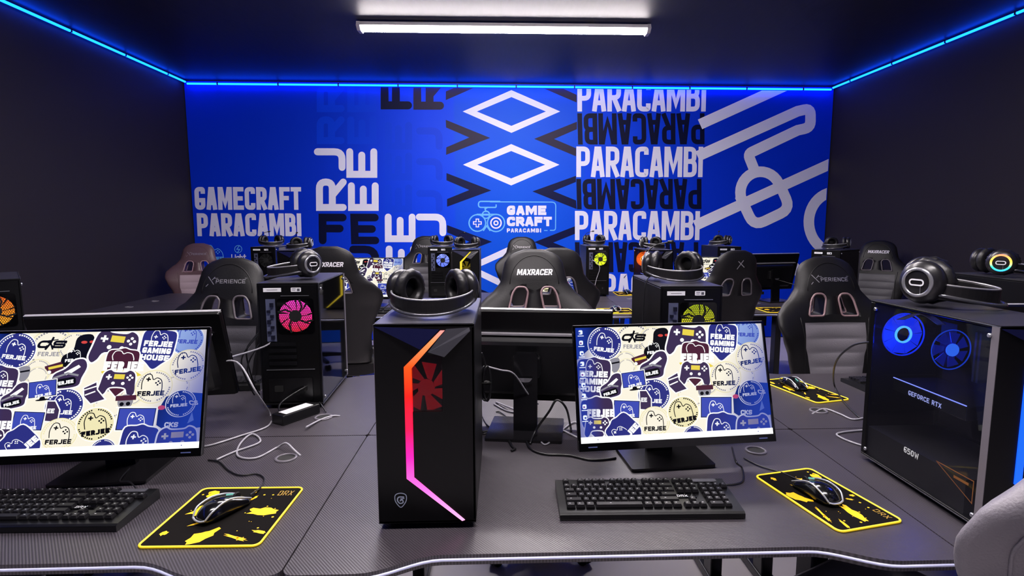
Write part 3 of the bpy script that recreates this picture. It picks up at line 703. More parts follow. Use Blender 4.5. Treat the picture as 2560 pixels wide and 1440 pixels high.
# ------------------------------------------------------------------ computer tower: base centre, front panel towards -y
TW, TD, TH = .208, .40, .45
def emis(name, c, s): return mat(name, '050505', .4, emit=lin(c), es=s)
def tower(label, x, y, rz=0, desk=.75, front=('ff6a10', 'ff1430', 'ff20a0'), fan=('ff2060', 'ff10a0'), style='slash', group='gaming computer towers', fs=.95, detail=True, inside=None, glow=None):
    t = thing('computer_tower', label, 'computer', (x, y, desk), rz, group)
    f, w_ = .014, TW/2
    key = '_'.join(front)+'_'.join(fan)
    b = MB()   # chassis shell as plates, open on the glass side (-x)
    h0, h1 = f, TH
    b.box((0, 0, h0+.003), (TW, TD, .006)); b.box((0, .0, h1-.003), (TW, TD, .006)); b.box((w_-.003, 0, (h0+h1)/2), (.006, TD, h1-h0-.012))
    b.box((0, TD/2-.002, (h0+h1)/2), (TW-.012, .004, h1-h0-.012)); b.box((0, -TD/2+.016, (h0+h1)/2), (TW-.012, .003, h1-h0-.012)) if not glow else None
    for yy in (-TD/2+.012, TD/2-.008): b.box((-w_+.003, yy, (h0+h1)/2), (.006, .016, h1-h0-.012))
    b.obj('case_body', M_case, t, bevel=.0012, seg=1)
    MB().box((0, .02, .058), (TW-.014, TD-.07, .082)).obj('power_supply_cover', M_case2, t)
    MB().box((w_-.012, .02, .26), (.006, .30, .30)).obj('motherboard', mat('circuit_board', '10121c', .4), t)
    MB().box((0, 0, h1+.0006), (TW-.006, TD-.006, .0012)).obj('top_panel', mat('top_panel_lit', '3c3b44', .3, .35), t)  # coloured lighter than the case to stand in for lamp reflection
    MB().box((-w_-.0004, -TD/2+.010, (h0+h1)/2), (.0016, .018, h1-h0)).obj('front_trim', mat('front_trim_grey', '6a656c', .4), t)
    MB().box((-w_+.0025, .0, (h0+h1)/2), (.004, TD-.034, h1-h0-.016)).obj('side_glass', M_glass3 if not inside else M_glass, t)
    for sy in (-1, 1):
        for sx_ in (-1, 1):
            MB().lathe([(.014, 0), (.016, .004), (.016, f+.001)], (sx_*(w_-.03), sy*(TD/2-.045), 0), 14).obj('foot', M_rubber, t)
    # front panel: two planes left and right of the light strip, faceted top
    yf = -TD/2
    A = [(.138, .437), (.061, .360), (.061, .116), (.178, .018)]; B = [(.147, .437), (.076, .356), (.077, .118), (.184, .020)]
    def fp(dy): return lambda a, c, d: (a-w_, yf+d+dy, c)
    if style == 'slash':
        b = MB()
        b.prism([(0, f), (A[3][0], f), A[3], A[2], A[1], A[0], (A[0][0], TH), (0, TH)], 0, .014, fn=fp(0))
        b.prism([(A[3][0], f), (TW, f), (TW, TH), (A[0][0], TH), A[0], B[0], B[1], (.083, .356), (.083, .262), (.14, .262), (.14, .375), (.105, .375), (.083, .356), (.083, .262), B[2], B[3], A[3]][:7]+[(.105, .385), (.14, .385), (.14, .262), (.077, .262), B[2], B[3], A[3]], 0, .014, fn=fp(0))
        b.obj('front_panel', M_case, t)
        MB().prism([(.077, .262), (.14, .262), (.14, .385), (.105, .385), (.076, .356)], .003, .006, fn=fp(0)).obj('front_window', M_glass2, t)
        lp = MB(); lp.prism([A[0], A[1], A[2], A[3], B[3], B[2], B[1], B[0]][::-1], -.0025, .012, fn=fp(0))
        hx = front
        lm = mat('strip_'+key, '100808', .4)
        if len(front) == 3:
            ramp_emit(lm, [(0, 'ffb4dc'), (.2, 'ff68cc'), (.36, 'ff18a8'), (.5, 'ff0a48'), (.66, 'ff1408'), (.8, 'ff4a08'), (.92, 'ff8a50'), (1, 'ff90a0')], 2, 0, TH, glow or 5.0)
        else:
            lm.node_tree.nodes['Principled BSDF'].inputs['Emission Color'].default_value = lin(front[0]); lm.node_tree.nodes['Principled BSDF'].inputs['Emission Strength'].default_value = glow or 4
        if glow: lp.obj('light_strip', lm, t)
        b = MB(); b.add([(.0-w_, yf-.0005, TH-.004), (.136-w_, yf-.0005, .439), (.096-w_, yf-.007, .398)], [(0, 1, 2)]); b.obj('front_facet', mat('facet_blue', '14163a', .25), t)
        b = MB(); b.add([(.15-w_, yf-.0005, .440), (.198-w_, yf-.0005, .443), (.2-w_, yf-.004, .436), (.146-w_, yf-.008, .382), (.112-w_, yf-.006, .392)], [(0, 4, 3, 2, 1)]); b.obj('front_facet', mat('facet_grey', '3d3d44', .35), t)
        # front fan behind the window
        fm = emis('frontfan_'+key, front[1] if len(front) == 3 else front[0], .32)
        b = MB()
        for k in range(7):
            a = 2*PI*k/7; pts = [(.018, a), (.055, a+.25), (.055, a+.85), (.018, a+.6)]
            b.add([(.0+r*math.cos(q), yf+.022+(.004 if i > 1 else -.001), .31+r*math.sin(q)) for i, (r, q) in enumerate(pts)], [(0, 1, 2, 3)])
        b.lathe([(.0001, 0), (.018, 0), (.018, .004)], (0, yf+.02, .31), 16, 0, Matrix.Rotation(PI/2, 3, 'X'))
        if glow: b.obj('front_fan', fm, t)
    else:   # round fan front
        b = MB(); b.prism([(0, f), (TW, f), (TW, TH), (0, TH)], 0, .014, fn=fp(0)); b.obj('front_panel', M_gloss, t)
        for k, z in enumerate((.36, .22)):
            b = MB(); b.tube([(.0+.052*math.cos(a), yf-.003, z+.052*math.sin(a)) for a in [2*PI*j/28 for j in range(28)]], .006, 6, loop=True)
            b.tube([(.02*math.cos(a), yf-.003, z+.02*math.sin(a)) for a in [2*PI*j/20 for j in range(20)]], .006, 6, loop=True)
            for j in range(7): a = 2*PI*j/7; b.prism([(.024*math.cos(a), .024*math.sin(a)), (.048*math.cos(a+.1), .048*math.sin(a+.1)), (.048*math.cos(a+.6), .048*math.sin(a+.6)), (.024*math.cos(a+.5), .024*math.sin(a+.5))], -.002, 0, fn=lambda p, q, d: (p, yf+d, z+q))
            b.obj('front_fan', emis('ring_'+front[0]+str(k), front[0], 1.0), t)
    # crest low on the front
    b = MB(); cx, cz = .047-w_, .067
    sh = catmull([(-.011, .012), (0, .016), (.011, .012), (.012, 0), (.006, -.011), (0, -.016), (-.006, -.011), (-.012, 0)], 3, True)
    dr = catmull([(.006, .007), (-.004, .007), (-.007, 0), (-.002, -.007), (.005, -.005), (.003, .001), (-.001, -.001)], 4)
    b.flat(stroke([(x*1.0, z) for x, z in sh], .0018, True)+stroke(dr, .0026)+stroke([(0, .003), (.007, .004)], .002), lambda a, c: (cx+a, yf-.0006, cz+c))
    b.obj('crest', mat('crest_silver', 'b9c4dc', .3, .3), t)
    # back of the case (+y)
    yb = TD/2
    def bp(dy): return lambda a, c, d: (w_-a, yb+d+dy, c)      # a runs left to right as seen from behind
    b = MB(); b.prism([(.028, .245), (.06, .245), (.06, .395), (.028, .395)], 0, .002, fn=bp(0)); io = b.obj('port_panel', mat('port_steel', '7a80a0', .35, .7), t)
    b = MB()
    for i, z in enumerate((.375, .352, .335, .315, .296, .278, .26)):
        b.box((w_-.044+(.006 if i % 2 else -.005), yb+.0055, z), (.011, .008, .009 if i % 3 else .014))
    b.obj('ports', mat('port_dark', '0a0c20', .4), io)
    # exhaust fan with its hexagon grille
    fx, fz, fr = .128, .335, .058
    b = MB(); b.prism(rrect(.124, .124, .012, 4, fx, fz), 0, .003, fn=bp(0)); b.obj('fan_frame', M_gloss, t)
    gm = mat('fan_'+key, '050505', .4); ramp_emit(gm, [(0, fan[0]), (1, fan[1])], 2, fz-fr, fz+fr, fs)
    b = MB()
    for k in range(9):
        a = 2*PI*k/9
        pts = [(.02*math.cos(a), .02*math.sin(a)), (.04*math.cos(a+.12), .04*math.sin(a+.12)), (.0555*math.cos(a+.2), .0555*math.sin(a+.2)), (.056*math.cos(a+.5), .056*math.sin(a+.5)), (.0555*math.cos(a+.8), .0555*math.sin(a+.8)), (.04*math.cos(a+.72), .04*math.sin(a+.72)), (.02*math.cos(a+.62), .02*math.sin(a+.62))]
        b.prism([(p+fx, q+fz) for p, q in pts], .0035, .0045, fn=bp(0))
    b.obj('fan_blades', gm, t)
    b = MB(); b.prism(circ(fx, fz, .021, 20), .0045, .008, fn=bp(0))
    for k in range(4):
        a = PI/2*k+.75
        arm = stroke([(fx+.018*math.cos(a), fz+.018*math.sin(a)), (fx+.04*math.cos(a+.22), fz+.04*math.sin(a+.22)), (fx+.058*math.cos(a+.55), fz+.058*math.sin(a+.55))], .006)
        for q in arm: b.prism(q, .0045, .007, fn=bp(0))
    b.obj('fan_hub', M_rubber, t)
    if detail:
        b = MB(); hp = .0068
        for r in range(-10, 11):
            for c_ in range(-10, 11):
                cx = fx+(c_+(.5 if r % 2 else 0))*hp; cz = fz+r*hp*.866
                if math.hypot(cx-fx, cz-fz) > fr-.001: continue
                o_ = [(cx+hp*.578*math.cos(PI/6+PI/3*k), cz+hp*.578*math.sin(PI/6+PI/3*k)) for k in range(6)]
                i_ = [(cx+hp*.41*math.cos(PI/6+PI/3*k), cz+hp*.41*math.sin(PI/6+PI/3*k)) for k in range(6)]
                for k in range(6):
                    m_ = (k+1) % 6; b.add([(w_-p[0], yb+.0085, p[1]) for p in (o_[k], o_[m_], i_[m_], i_[k])], [(0, 1, 2, 3)])
        b.obj('fan_grille', M_rubber, t)
    b = MB()
    for z in (.228, .205, .182, .159): b.prism([(.03, z), (.125, z), (.125, z+.013), (.03, z+.013)], 0, .0025, fn=bp(0)); b.prism([(.03, z-.0035), (.125, z-.0035), (.125, z-.0025), (.03, z-.0025)], 0, .003, fn=bp(0))
    b.obj('slot_covers', mat('slot_black', '131316', .2, .3), t)
    MB().prism([(.02, .142), (.185, .142), (.185, .144), (.02, .144)], 0, .003, fn=bp(0)).obj('rear_rail', M_metal, t)
    b = MB(); b.prism(rrect(.15, .084, .004, 2, .1, .07), 0, .003, fn=bp(0)); pz = b.obj('power_supply', mat('psu_black', '08080a', .25), t)
    b = MB(); b.prism(rrect(.03, .022, .003, 2, .06, .075), .003, .006, fn=bp(0)); b.obj('power_socket', M_rubber, pz); MB().prism(rrect(.01, .018, .002, 2, .15, .075), .003, .008, fn=bp(0)).obj('power_switch', M_rubber, pz)
    s = MB().prism([(.022, .420), (.082, .420), (.082, .434), (.022, .434)], 0, .001, fn=bp(0)).obj('sticker', M_white, t)
    MB().flat([[(.034, .4262), (.070, .4262), (.070, .4282), (.034, .4282)]], lambda a, c: (w_-a, yb+.0014, c)).obj('print', mat('sticker_print', '88868c', .5), s)
    s = MB().prism(rrect(.034, .015, .002, 2, .132, .427), 0, .001, fn=bp(0)).obj('sticker', M_white, t)
    MB().flat([[(.136, .422), (.145, .422), (.145, .431), (.136, .431)], [(.119, .429), (.132, .429), (.132, .431), (.119, .431)], [(.119, .424), (.130, .424), (.130, .4255), (.119, .4255)]], lambda a, c: (w_-a, yb+.0014, c)).obj('print', mat('sticker_ink', '50505a', .5), s)
    MB().prism([(.08, .405), (.175, .405), (.175, .407), (.08, .407)], 0, .004, fn=bp(0)).obj('rear_lip', M_metal, t)
    # bright thin trim along the glass
    MB().box((-w_-.0005, .0, h1-.001), (.0015, TD, .002)).obj('glass_trim', M_trim, t)
    MB().box((-w_-.0005, .0, h0+.001), (.0015, TD, .002)).obj('glass_trim', M_trim, t)
    for z in (h1-.022, h0+.022):
        for yy in (-TD/2+.022, TD/2-.022):
            MB().lathe([(.005, 0), (.005, .004), (.003, .006)], (-w_+.0005, yy, z), 12, 0, Matrix.Rotation(-PI/2, 3, 'Y')).obj('glass_screw', M_metal, t)
    if inside:
        # lit parts seen through the glass
        yi = TD/2-.03; bl = inside == '1030ff'
        ld = bpy.data.lights.new('fan_light', 'POINT'); ld.energy = .9; ld.color = lin(inside)[:3]; ld.shadow_soft_size = .03; lo_ = bpy.data.objects.new('fan_light', ld); C.objects.link(lo_); lo_.parent = t; lo_.location = (-.03, .10, .34)
        ic = emis('inner_fan_'+inside, inside, .85); ic2 = emis('inner_ring_'+inside, '4fb4ff' if bl else 'ffc860', 1.2); ic3 = emis('inner_dim_'+inside, '061a9a' if bl else '702000', .5)
        b = MB()
        for k in range(9):
            a = 2*PI*k/9; pts = [(.02, a), (.055, a+.08), (.055, a+.74), (.02, a+.68)]
            b.prism([(r*math.cos(q), r*math.sin(q)) for r, q in pts], 0, .002, fn=lambda p, q, d: (-.032+p, yi+d, .36+q))
        b.obj('inner_fan', ic, t)
        b = MB(); b.tube([(-.032+.021*math.cos(a), yi-.004, .36+.021*math.sin(a)) for a in [2*PI*j/24 for j in range(24)]], .003, 6, loop=True); b.obj('inner_fan_ring', ic2, t)
        b = MB(); b.tube([(-.032+.057*math.cos(a), yi-.004, .36+.057*math.sin(a)) for a in [2*PI*j/36 for j in range(36)]], .002, 6, loop=True); b.obj('inner_fan_rim', ic, t)
        MB().box((.055, .09, .35), (.05, .05, .11)).obj('cooler_fins', mat('fins', '1a2040', .3, .8), t)
        b = MB()
        for k in range(7):
            a = 2*PI*k/7; pts = [(.018, a), (.045, a+.15), (.045, a+.8), (.018, a+.6)]
            b.prism([(r*math.cos(q), r*math.sin(q)) for r, q in pts], 0, .002, fn=lambda p, q, d: (.005+p, .05+d, .345+q))
        b.obj('cooler_fan', ic3, t)
        b = MB(); b.lathe([(.0001, 0), (.016, 0), (.016, .004)], (.005, .046, .345), 16, 0, Matrix.Rotation(PI/2, 3, 'X')); b.obj('cooler_hub', emis('hub_'+inside, '2f6cff' if bl else 'ff9030', .9), t)
        b = MB(); b.tube([(.005+.05*math.cos(a), .048, .345+.05*math.sin(a)) for a in [2*PI*j/36 for j in range(36)]], .0015, 6, loop=True); b.obj('cooler_rim', emis('rim_'+inside, '1c4cff' if bl else 'ff5010', .5), t)
        g = MB().box((.01, .04, .225), (.13, .24, .035)).obj('graphics_card', mat('card_dark', '14161f', .25, .3), t, bevel=.003)
        MB().flat([q for q in text('GEFORCE RTX', (-.05, .214), (.06, .214), (-.05, .226), .0022, gap=.25)], lambda a, c: (-.0560, .05-a*1.0, c)).obj('print', emis('card_text', 'aab4ff', .9), g)
        MB().box((-.0545, .04, .2435), (.002, .24, .002)).obj('edge_light', emis('card_edge', '7c8cff', 1.4), g)
        for k in range(2): MB().box((.03, -.01-.012*k, .34), (.03, .006, .12)).obj('memory_stick', mat('memory_blue', '26304a', .3), t)
        MB().flat(text('650W', (.075, .083), (.025, .083), (.075, .098), .003, gap=.2), lambda a, c: (-w_+.0065, a-.03, c)).obj('print', mat('psu_text', 'f0f0f4', .4, emit=(1, 1, 1), es=.25), t)
        MB().flat(stroke([(-.06, .105), (-.165, .105), (-.165, .055), (-.06, .105)], .0022)+stroke([(-.115, .092), (-.15, .092)], .006), lambda a, c: (-w_+.0064, a, c)).obj('triangle_mark', mat('triangle_orange', 'c07a40', .4), t)
        b = MB()
        for k in range(6): b.tube(catmull([(-.05+.004*k, .17, .40-.0*k), (-.03+.004*k, .12, .425), (.0+.004*k, .09, .40)], 5), .0012, 6)
        b.obj('fan_wires', mat('copper_wire', 'c08a40', .3, .6), t)
    return t

# ------------------------------------------------------------------ headset lying on its band; band towards -y, cups at the back
def headset(label, x, y, z, rz=0, mic=False, ring=None, s=1.0, tone='black', flat=True):
    t = thing('headset', label, 'headset', (x, y, z), rz, 'headsets lying on the computer towers')
    t.scale = (s, s, s)
    shell = mat('headset_shell', '1c1b1e', .3); pad_ = M_cushion
    def band(R, D, z0, z1, th, dz=0):
        r = []
        N = 26
        for k in range(N+1):
            a = PI*k/N; cx, cy = -R*math.cos(a), -D*math.sin(a)+.0
            nx, ny = -math.cos(a), -math.sin(a); drop = dz*math.sin(a)
            r.append([(cx+nx*th/2, cy+ny*th/2, z0-drop), (cx+nx*th/2, cy+ny*th/2, z1-drop), (cx-nx*th/2, cy-ny*th/2, z1-drop), (cx-nx*th/2, cy-ny*th/2, z0-drop)])
        return MB().rings(r, 0, False)
    band(.092, .100, .020, .050, .006, .012).obj('headband', pad_, t, bevel=.0015, seg=2)
    rim = MB().tube([(-.0935*math.cos(PI*k/26), -.1015*math.sin(PI*k/26), .051-.012*math.sin(PI*k/26)) for k in range(27)], .0022, 6).obj('band_piping', mat('band_silver', 'b4b2b8', .3, .6), t)
    MB().tube([(-.096*math.cos(PI*k/26), .0-.112*math.sin(PI*k/26), .030-.022*math.sin(PI*k/26)) for k in range(27)], .0036, 8).obj('outer_hoop', mat('hoop_metal', '6f6f76', .22, .7), t)
    for sx_ in (-1, 1):
        M = (Matrix.Rotation(math.radians(30*sx_), 3, 'Z') @ Matrix.Rotation(sx_*PI/2, 3, 'Y'))   # axis points outwards
        c = Vector((sx_*.062, .018, .052))
        cup = MB().lathe([(.0001, .004), (.036, .004), (.043, .010), (.044, .020), (.038, .030), (.024, .034), (.0001, .034)], c, 28, 0, M).obj('ear_cup', shell, t)
        ring_m = mat('cap_ring_silver', 'b0b0b6', .25, .7) if not ring else ring
        MB().lathe([(.030, .031), (.030, .0355), (.024, .0365), (.024, .033)], c, 28, 0, M, cap=False).obj('cap_ring', ring_m, cup)
        b = MB().flat([q for q in stroke(rrect(.011, .026, .005, 4), .003, True)], lambda a, d: tuple(M @ Vector((a, d, .0372))+c)); b.obj('cap_mark', M_white, cup)
        # cushion with wrinkles and a deep middle
        R = []; n = 48
        for r0, zz, wr in ((.026, .006, 0), (.038, .004, .0), (.0445, -.004, .001), (.0455, -.012, .0016), (.042, -.019, .0014), (.034, -.022, .0008), (.026, -.020, 0), (.0225, -.012, 0), (.0215, .0, 0)):
            R.append([M @ Vector(((r0+wr*math.sin(k*PI*.5*1.0)*(1 if k % 2 else -1))*math.cos(2*PI*k/n), (r0+wr*(1 if k % 2 else -1))*math.sin(2*PI*k/n)*1.06, zz))+c for k in range(n)])
        MB().rings(R, 0, True, True, False).obj('ear_cushion', pad_, t)
        MB().lathe([(.0001, -.002), (.026, -.002), (.026, 0)], c, 24, 0, M).obj('speaker_cloth', M_rubber, t)
        b = MB(); b.prism([(-.012, 0), (.012, 0), (.010, .034), (-.010, .034)], 0, .007, fn=lambda p, q, d: (sx_*(.088+d), .018-q*.9+.012, .038+p)); b.obj('yoke', mat('yoke_silver', '8c8a90', .3, .5), t)
    if mic:
        b = MB(); P = catmull([(-.088, .02, .05), (-.085, .03, .085), (-.06, .02, .115), (-.025, -.01, .128)], 6)
        b.tube(P, .0022, 6); b.tube([P[-1], (P[-1][0]+.018, P[-1][1]-.006, P[-1][2]+.002)], .0055, 8)
        b.obj('microphone', M_plastic, t)
    return t

# ------------------------------------------------------------------ keyboard, mouse, mouse pad
ROWS = [[(0, 1), (2, 1), (3, 1), (4, 1), (5, 1), (6.5, 1), (7.5, 1), (8.5, 1), (9.5, 1), (11, 1), (12, 1), (13, 1), (14, 1), (15.25, 1), (16.25, 1), (17.25, 1)],
        [(i, 1) for i in range(13)]+[(13, 2), (15.25, 1), (16.25, 1), (17.25, 1), (18.5, 1), (19.5, 1), (20.5, 1), (21.5, 1)],
        [(0, 1.5)]+[(1.5+i, 1) for i in range(12)]+[(13.5, 1.5), (15.25, 1), (16.25, 1), (17.25, 1), (18.5, 1), (19.5, 1), (20.5, 1)],
        [(0, 1.75)]+[(1.75+i, 1) for i in range(11)]+[(12.75, 2.25), (18.5, 1), (19.5, 1), (20.5, 1)],
        [(0, 2.25)]+[(2.25+i, 1) for i in range(10)]+[(12.25, 2.75), (16.25, 1), (18.5, 1), (19.5, 1), (20.5, 1)],
        [(0, 1.25), (1.25, 1.25), (2.5, 1.25), (3.75, 6.25), (10, 1.25), (11.25, 1.25), (12.5, 1.25), (13.75, 1.25), (15.25, 1), (16.25, 1), (17.25, 1), (18.5, 2), (20.5, 1)]]
KM = {}
def keycap(wk):
    if wk in KM: return KM[wk]
    u = .0182; w_, d, h = u*wk-.0026, u-.0026, .0085
    b = MB(); i = .0022
    b.rings([rrect3(w_, d, .001, 0), rrect3(w_, d, .001, .003), rrect3(w_-2*i, d-2*i, .0015, h)], 0, False)
    b.flat([[(a*.0035, c*.0035) for a, c in ((-.6, .1), (.5, .1), (.5, .5), (-.6, .5))]], lambda a, c: (a-(w_/2-.0065 if wk < 2 else w_*.3)*.6, c, h+.0003), 1)
    o = b.obj('key', [mat('keycap', '161518', .4, spec=.35), mat('legend', 'd4d4d8', .5)]); KM[wk] = o.data; bpy.data.objects.remove(o); return KM[wk]
def rrect3(w_, d, r, z): return [(x, y, z) for x, y in rrect(w_, d, r, 2)]
def keyboard(label, x, y, rz, desk=.75, full=True, group='keyboards on the desks'):
    t = thing('keyboard', label, 'keyboard', (x, y, desk), rz, group)
    W_, D_ = .415, .15
    b = MB(); pr_ = [(-D_/2, .001), (-D_/2, .014), (-D_/2+.006, .017), (D_/2-.004, .027), (D_/2, .022), (D_/2, .001)]
    b.prism(pr_, -W_/2, W_/2, fn=lambda a, c, d: (d, a, c)); b.obj('base', mat('kb_body', '0e0e10', .3), t, bevel=.002)
    tilt = math.atan(.010/.14)
    def place(c0, r, wk): return (-W_/2+.016+(c0+wk/2)*.0176, D_/2-.024-r*.0198-(.0 if r else -.004), 0)
    if full:
        k_ = 0
        for r, row in enumerate(ROWS):
            for c0, wk in row:
                px, py, _ = place(c0, r, wk); o = bpy.data.objects.new('key', keycap(wk)); C.objects.link(o); o.parent = t
                o.location = (px, py, .0175+(py+D_/2)*.07); o.rotation_euler = (tilt, 0, 0); o.scale = (.967, 1, 1); k_ += 1
        wr = MB().prism([(.17, -.003), (.235, -.003), (.235, .012), (.17, .012)], 0, .0015, fn=lambda a, c, d: (a-W_/2+.09, c-.012, .0215+d)).obj('badge_plate', M_gloss, t)
        MB().flat(tb('BRX', .31-W_/2, -.012, .335-W_/2, -.003, .0016, gap=.2), lambda a, c: (a-.03, c-.001, .0235)).obj('print', M_white, wr)
        MB().box((W_/2-.055, D_/2-.016, .028), (.07, .014, .002)).obj('indicator_panel', mat('panel_grey', '55555c', .25), t)
    else:
        b = MB()
        for r, row in enumerate(ROWS):
            for c0, wk in row:
                px, py, _ = place(c0, r, wk); b.box((px, py, .0215+(py+D_/2)*.07), (.0176*wk-.003, .0155, .008))
        b.obj('keys', mat('keycap', '161518', .4, spec=.35), t)
    return t
def mouse(label, x, y, z, rz):
    t = thing('mouse', label, 'mouse', (x, y, z), rz, 'gaming mice on their pads')
    def sec(yy, w_, h, drop=0):
        return [(w_*math.copysign(abs(math.cos(a))**.75, math.cos(a)), yy, max(.001, h*math.sin(a)**.8) if math.sin(a) > 0 else .001) for a in [PI*k/16 for k in range(17)]]
    L = [(-.060, .014, .012), (-.055, .022, .022), (-.040, .029, .034), (-.018, .031, .039), (.005, .029, .035), (.03, .028, .025), (.048, .027, .017), (.056, .022, .010)]
    b = MB(); b.rings([sec(*q) for q in L], 0, True); b.obj('mouse_body', mat('mouse_black', '0c0c10', .18, coat=.5), t, sub=1)
    sil = mat('mouse_silver', 'c8ccd4', .25, .5)
    for s_ in (-1, 1):
        P = [(s_*.020, -.060, .012), (s_*.026, -.045, .028), (s_*.024, -.015, .036), (s_*.021, .012, .0325), (s_*.024, .035, .023), (s_*.022, .054, .013)]
        MB().tube(catmull(P, 5), .0022, 6).obj('side_stripe', sil, t)
    MB().tube(catmull([(-.020, -.060, .012), (-.008, -.063, .009), (.008, -.063, .009), (.020, -.060, .012)], 4), .0024, 6).obj('tail_stripe', sil, t)
    MB().lathe([(.008, -.003), (.009, 0), (.008, .003)], (0, .034, .023), 16, 0, Matrix.Rotation(PI/2, 3, 'Y')).obj('scroll_wheel', M_rubber, t)
    MB().tube([(0, .008, .0375), (0, .024, .032)], .002, 6).obj('dpi_button', emis('mouse_glow', '78d0c0', .6), t)
    return t
def mouse_pad(label, quad, z=.75):
    """quad: four corners on the desk, the maker's mark near the second"""
    cx = sum(p[0] for p in quad)/4; cy = sum(p[1] for p in quad)/4
    ex = Vector((quad[1][0]-quad[0][0]+quad[2][0]-quad[3][0], quad[1][1]-quad[0][1]+quad[2][1]-quad[3][1], 0)); rz = math.atan2(ex.y, ex.x)
    W_ = math.hypot(quad[1][0]-quad[0][0], quad[1][1]-quad[0][1]); D_ = math.hypot(quad[3][0]-quad[0][0], quad[3][1]-quad[0][1])
    t = thing('mouse_pad', label, 'mouse pad', (cx, cy, z), rz, 'black and yellow mouse pads')
    o_ = rrect(W_, D_, .014, 5)
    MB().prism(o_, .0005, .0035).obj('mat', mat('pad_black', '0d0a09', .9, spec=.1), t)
    MB().tube([(a, b_, .0032) for a, b_ in rrect(W_, D_, .014, 5)], .0026, 6, loop=True).obj('stitched_rim', mat('pad_yellow', 'f0d838', .5, emit=lin('e8c010'), es=.35), t)  # stitching is no lamp; glow in the material brightens its yellow
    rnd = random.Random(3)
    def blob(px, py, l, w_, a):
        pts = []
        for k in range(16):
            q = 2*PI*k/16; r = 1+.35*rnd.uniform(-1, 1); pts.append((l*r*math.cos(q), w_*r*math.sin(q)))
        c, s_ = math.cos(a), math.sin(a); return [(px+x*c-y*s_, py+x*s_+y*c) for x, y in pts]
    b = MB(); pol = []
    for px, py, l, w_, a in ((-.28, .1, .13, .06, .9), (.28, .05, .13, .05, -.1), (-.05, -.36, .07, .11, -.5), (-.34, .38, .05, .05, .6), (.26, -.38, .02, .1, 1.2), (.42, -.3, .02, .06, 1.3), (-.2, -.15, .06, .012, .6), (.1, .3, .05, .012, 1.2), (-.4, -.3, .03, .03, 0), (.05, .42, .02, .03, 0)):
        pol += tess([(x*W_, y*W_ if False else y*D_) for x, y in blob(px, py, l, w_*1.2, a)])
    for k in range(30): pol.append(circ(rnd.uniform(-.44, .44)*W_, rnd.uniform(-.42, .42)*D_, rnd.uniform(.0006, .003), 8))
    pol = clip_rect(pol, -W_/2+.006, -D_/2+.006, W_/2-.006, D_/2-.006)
    b.flat(pol, lambda a, c: (a, c, .0038)); b.obj('splash_print', mat('splash_yellow', 'f0bc10', .5, emit=lin('e0a800'), es=.15), t)  # print brightened by a little glow put in its material
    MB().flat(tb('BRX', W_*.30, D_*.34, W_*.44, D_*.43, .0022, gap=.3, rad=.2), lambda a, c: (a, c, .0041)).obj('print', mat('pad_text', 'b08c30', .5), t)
    return t

# ------------------------------------------------------------------ racing chair: origin on the floor under the seat, sitter faces -y
PROF = [(.50, .195), (.56, .205), (.66, .205), (.76, .225), (.85, .262), (.91, .284), (.955, .282), (1.0, .245), (1.04, .195), (1.08, .165), (1.13, .153), (1.175, .143), (1.205, .122), (1.225, .092), (1.236, .05)]
def prof_w(z):
    for (a, wa), (b_, wb) in zip(PROF, PROF[1:]):
        if a <= z <= b_:
            k = (z-a)/(b_-a); k2 = k*k*(3-2*k)*.5+k*.5; return wa+(wb-wa)*k2
    return PROF[-1][1] if z > 1 else PROF[0][1]
def cy_(z): return .19+(z-.5)*.20
def thick(z): return .052 if z < 1.12 else max(.018, .052*math.sqrt(max(0, (1.245-z)/.125)))
def bol(x, z):
    m = max(0, 1-abs(z-.86)/.30); return -.085*m*(min(1.2, abs(x)/.28)**2.2)
def front_y(x, z, d=0):
    w_ = prof_w(z); q = min(1, abs(x)/w_); T_ = thick(z)*(1-q**3.2)**.5 if q < 1 else 0
    return cy_(z)+bol(x, z)-T_-d
def back_y(x, z, d=0):
    w_ = prof_w(z); q = min(1, abs(x)/w_); T_ = thick(z)*(1-q**3.2)**.5 if q < 1 else 0
    return cy_(z)+bol(x, z)+T_+d
BACK = {}
HOLE = [(-.125, .955), (-.045, .955), (-.030, 1.04), (-.045, 1.062), (-.085, 1.062), (-.105, 1.035)]
def chair_mesh():
    b = MB(); R = []; N = 44
    zs = [.5+(1.238-.5)*k/46 for k in range(47)]
    for z in zs:
        w_ = prof_w(z); T_ = thick(z); r = []
        for k in range(N):
            a = 2*PI*k/N; c, s_ = math.cos(a), math.sin(a)
            x = w_*math.copysign(abs(c)**.8, c); q = min(1, abs(x)/w_)
            y = T_*math.copysign((1-q**3.2)**.5, s_)
            r.append((x, cy_(z)+bol(x, z)+y, z))
        R.append(r)
    b.rings(R, 0, True); o = b.obj('backrest', M_leather)
    cuts = []
    for s_ in (-1, 1):
        p = round_path([(x*s_, z, 1) for x, z in HOLE], .014, True, 4)
        if s_ < 0: p = p[::-1]
        h = MB().prism(p, -.1, .5, fn=lambda x, z, y: (x, y, z)).obj('cut', M_leather, bevel=.00001)
        h.modifiers.clear(); m = o.modifiers.new('b', 'BOOLEAN'); m.operation = 'DIFFERENCE'; m.object = h; m.solver = 'EXACT'; cuts.append(h)
    bpy.context.view_layer.update()
    dg = bpy.context.evaluated_depsgraph_get(); me = bpy.data.meshes.new_from_object(o.evaluated_get(dg)); me.name = 'backrest'
    bpy.data.objects.remove(o)
    for h in cuts: bpy.data.objects.remove(h)
    return me
BACK['m'] = chair_mesh()
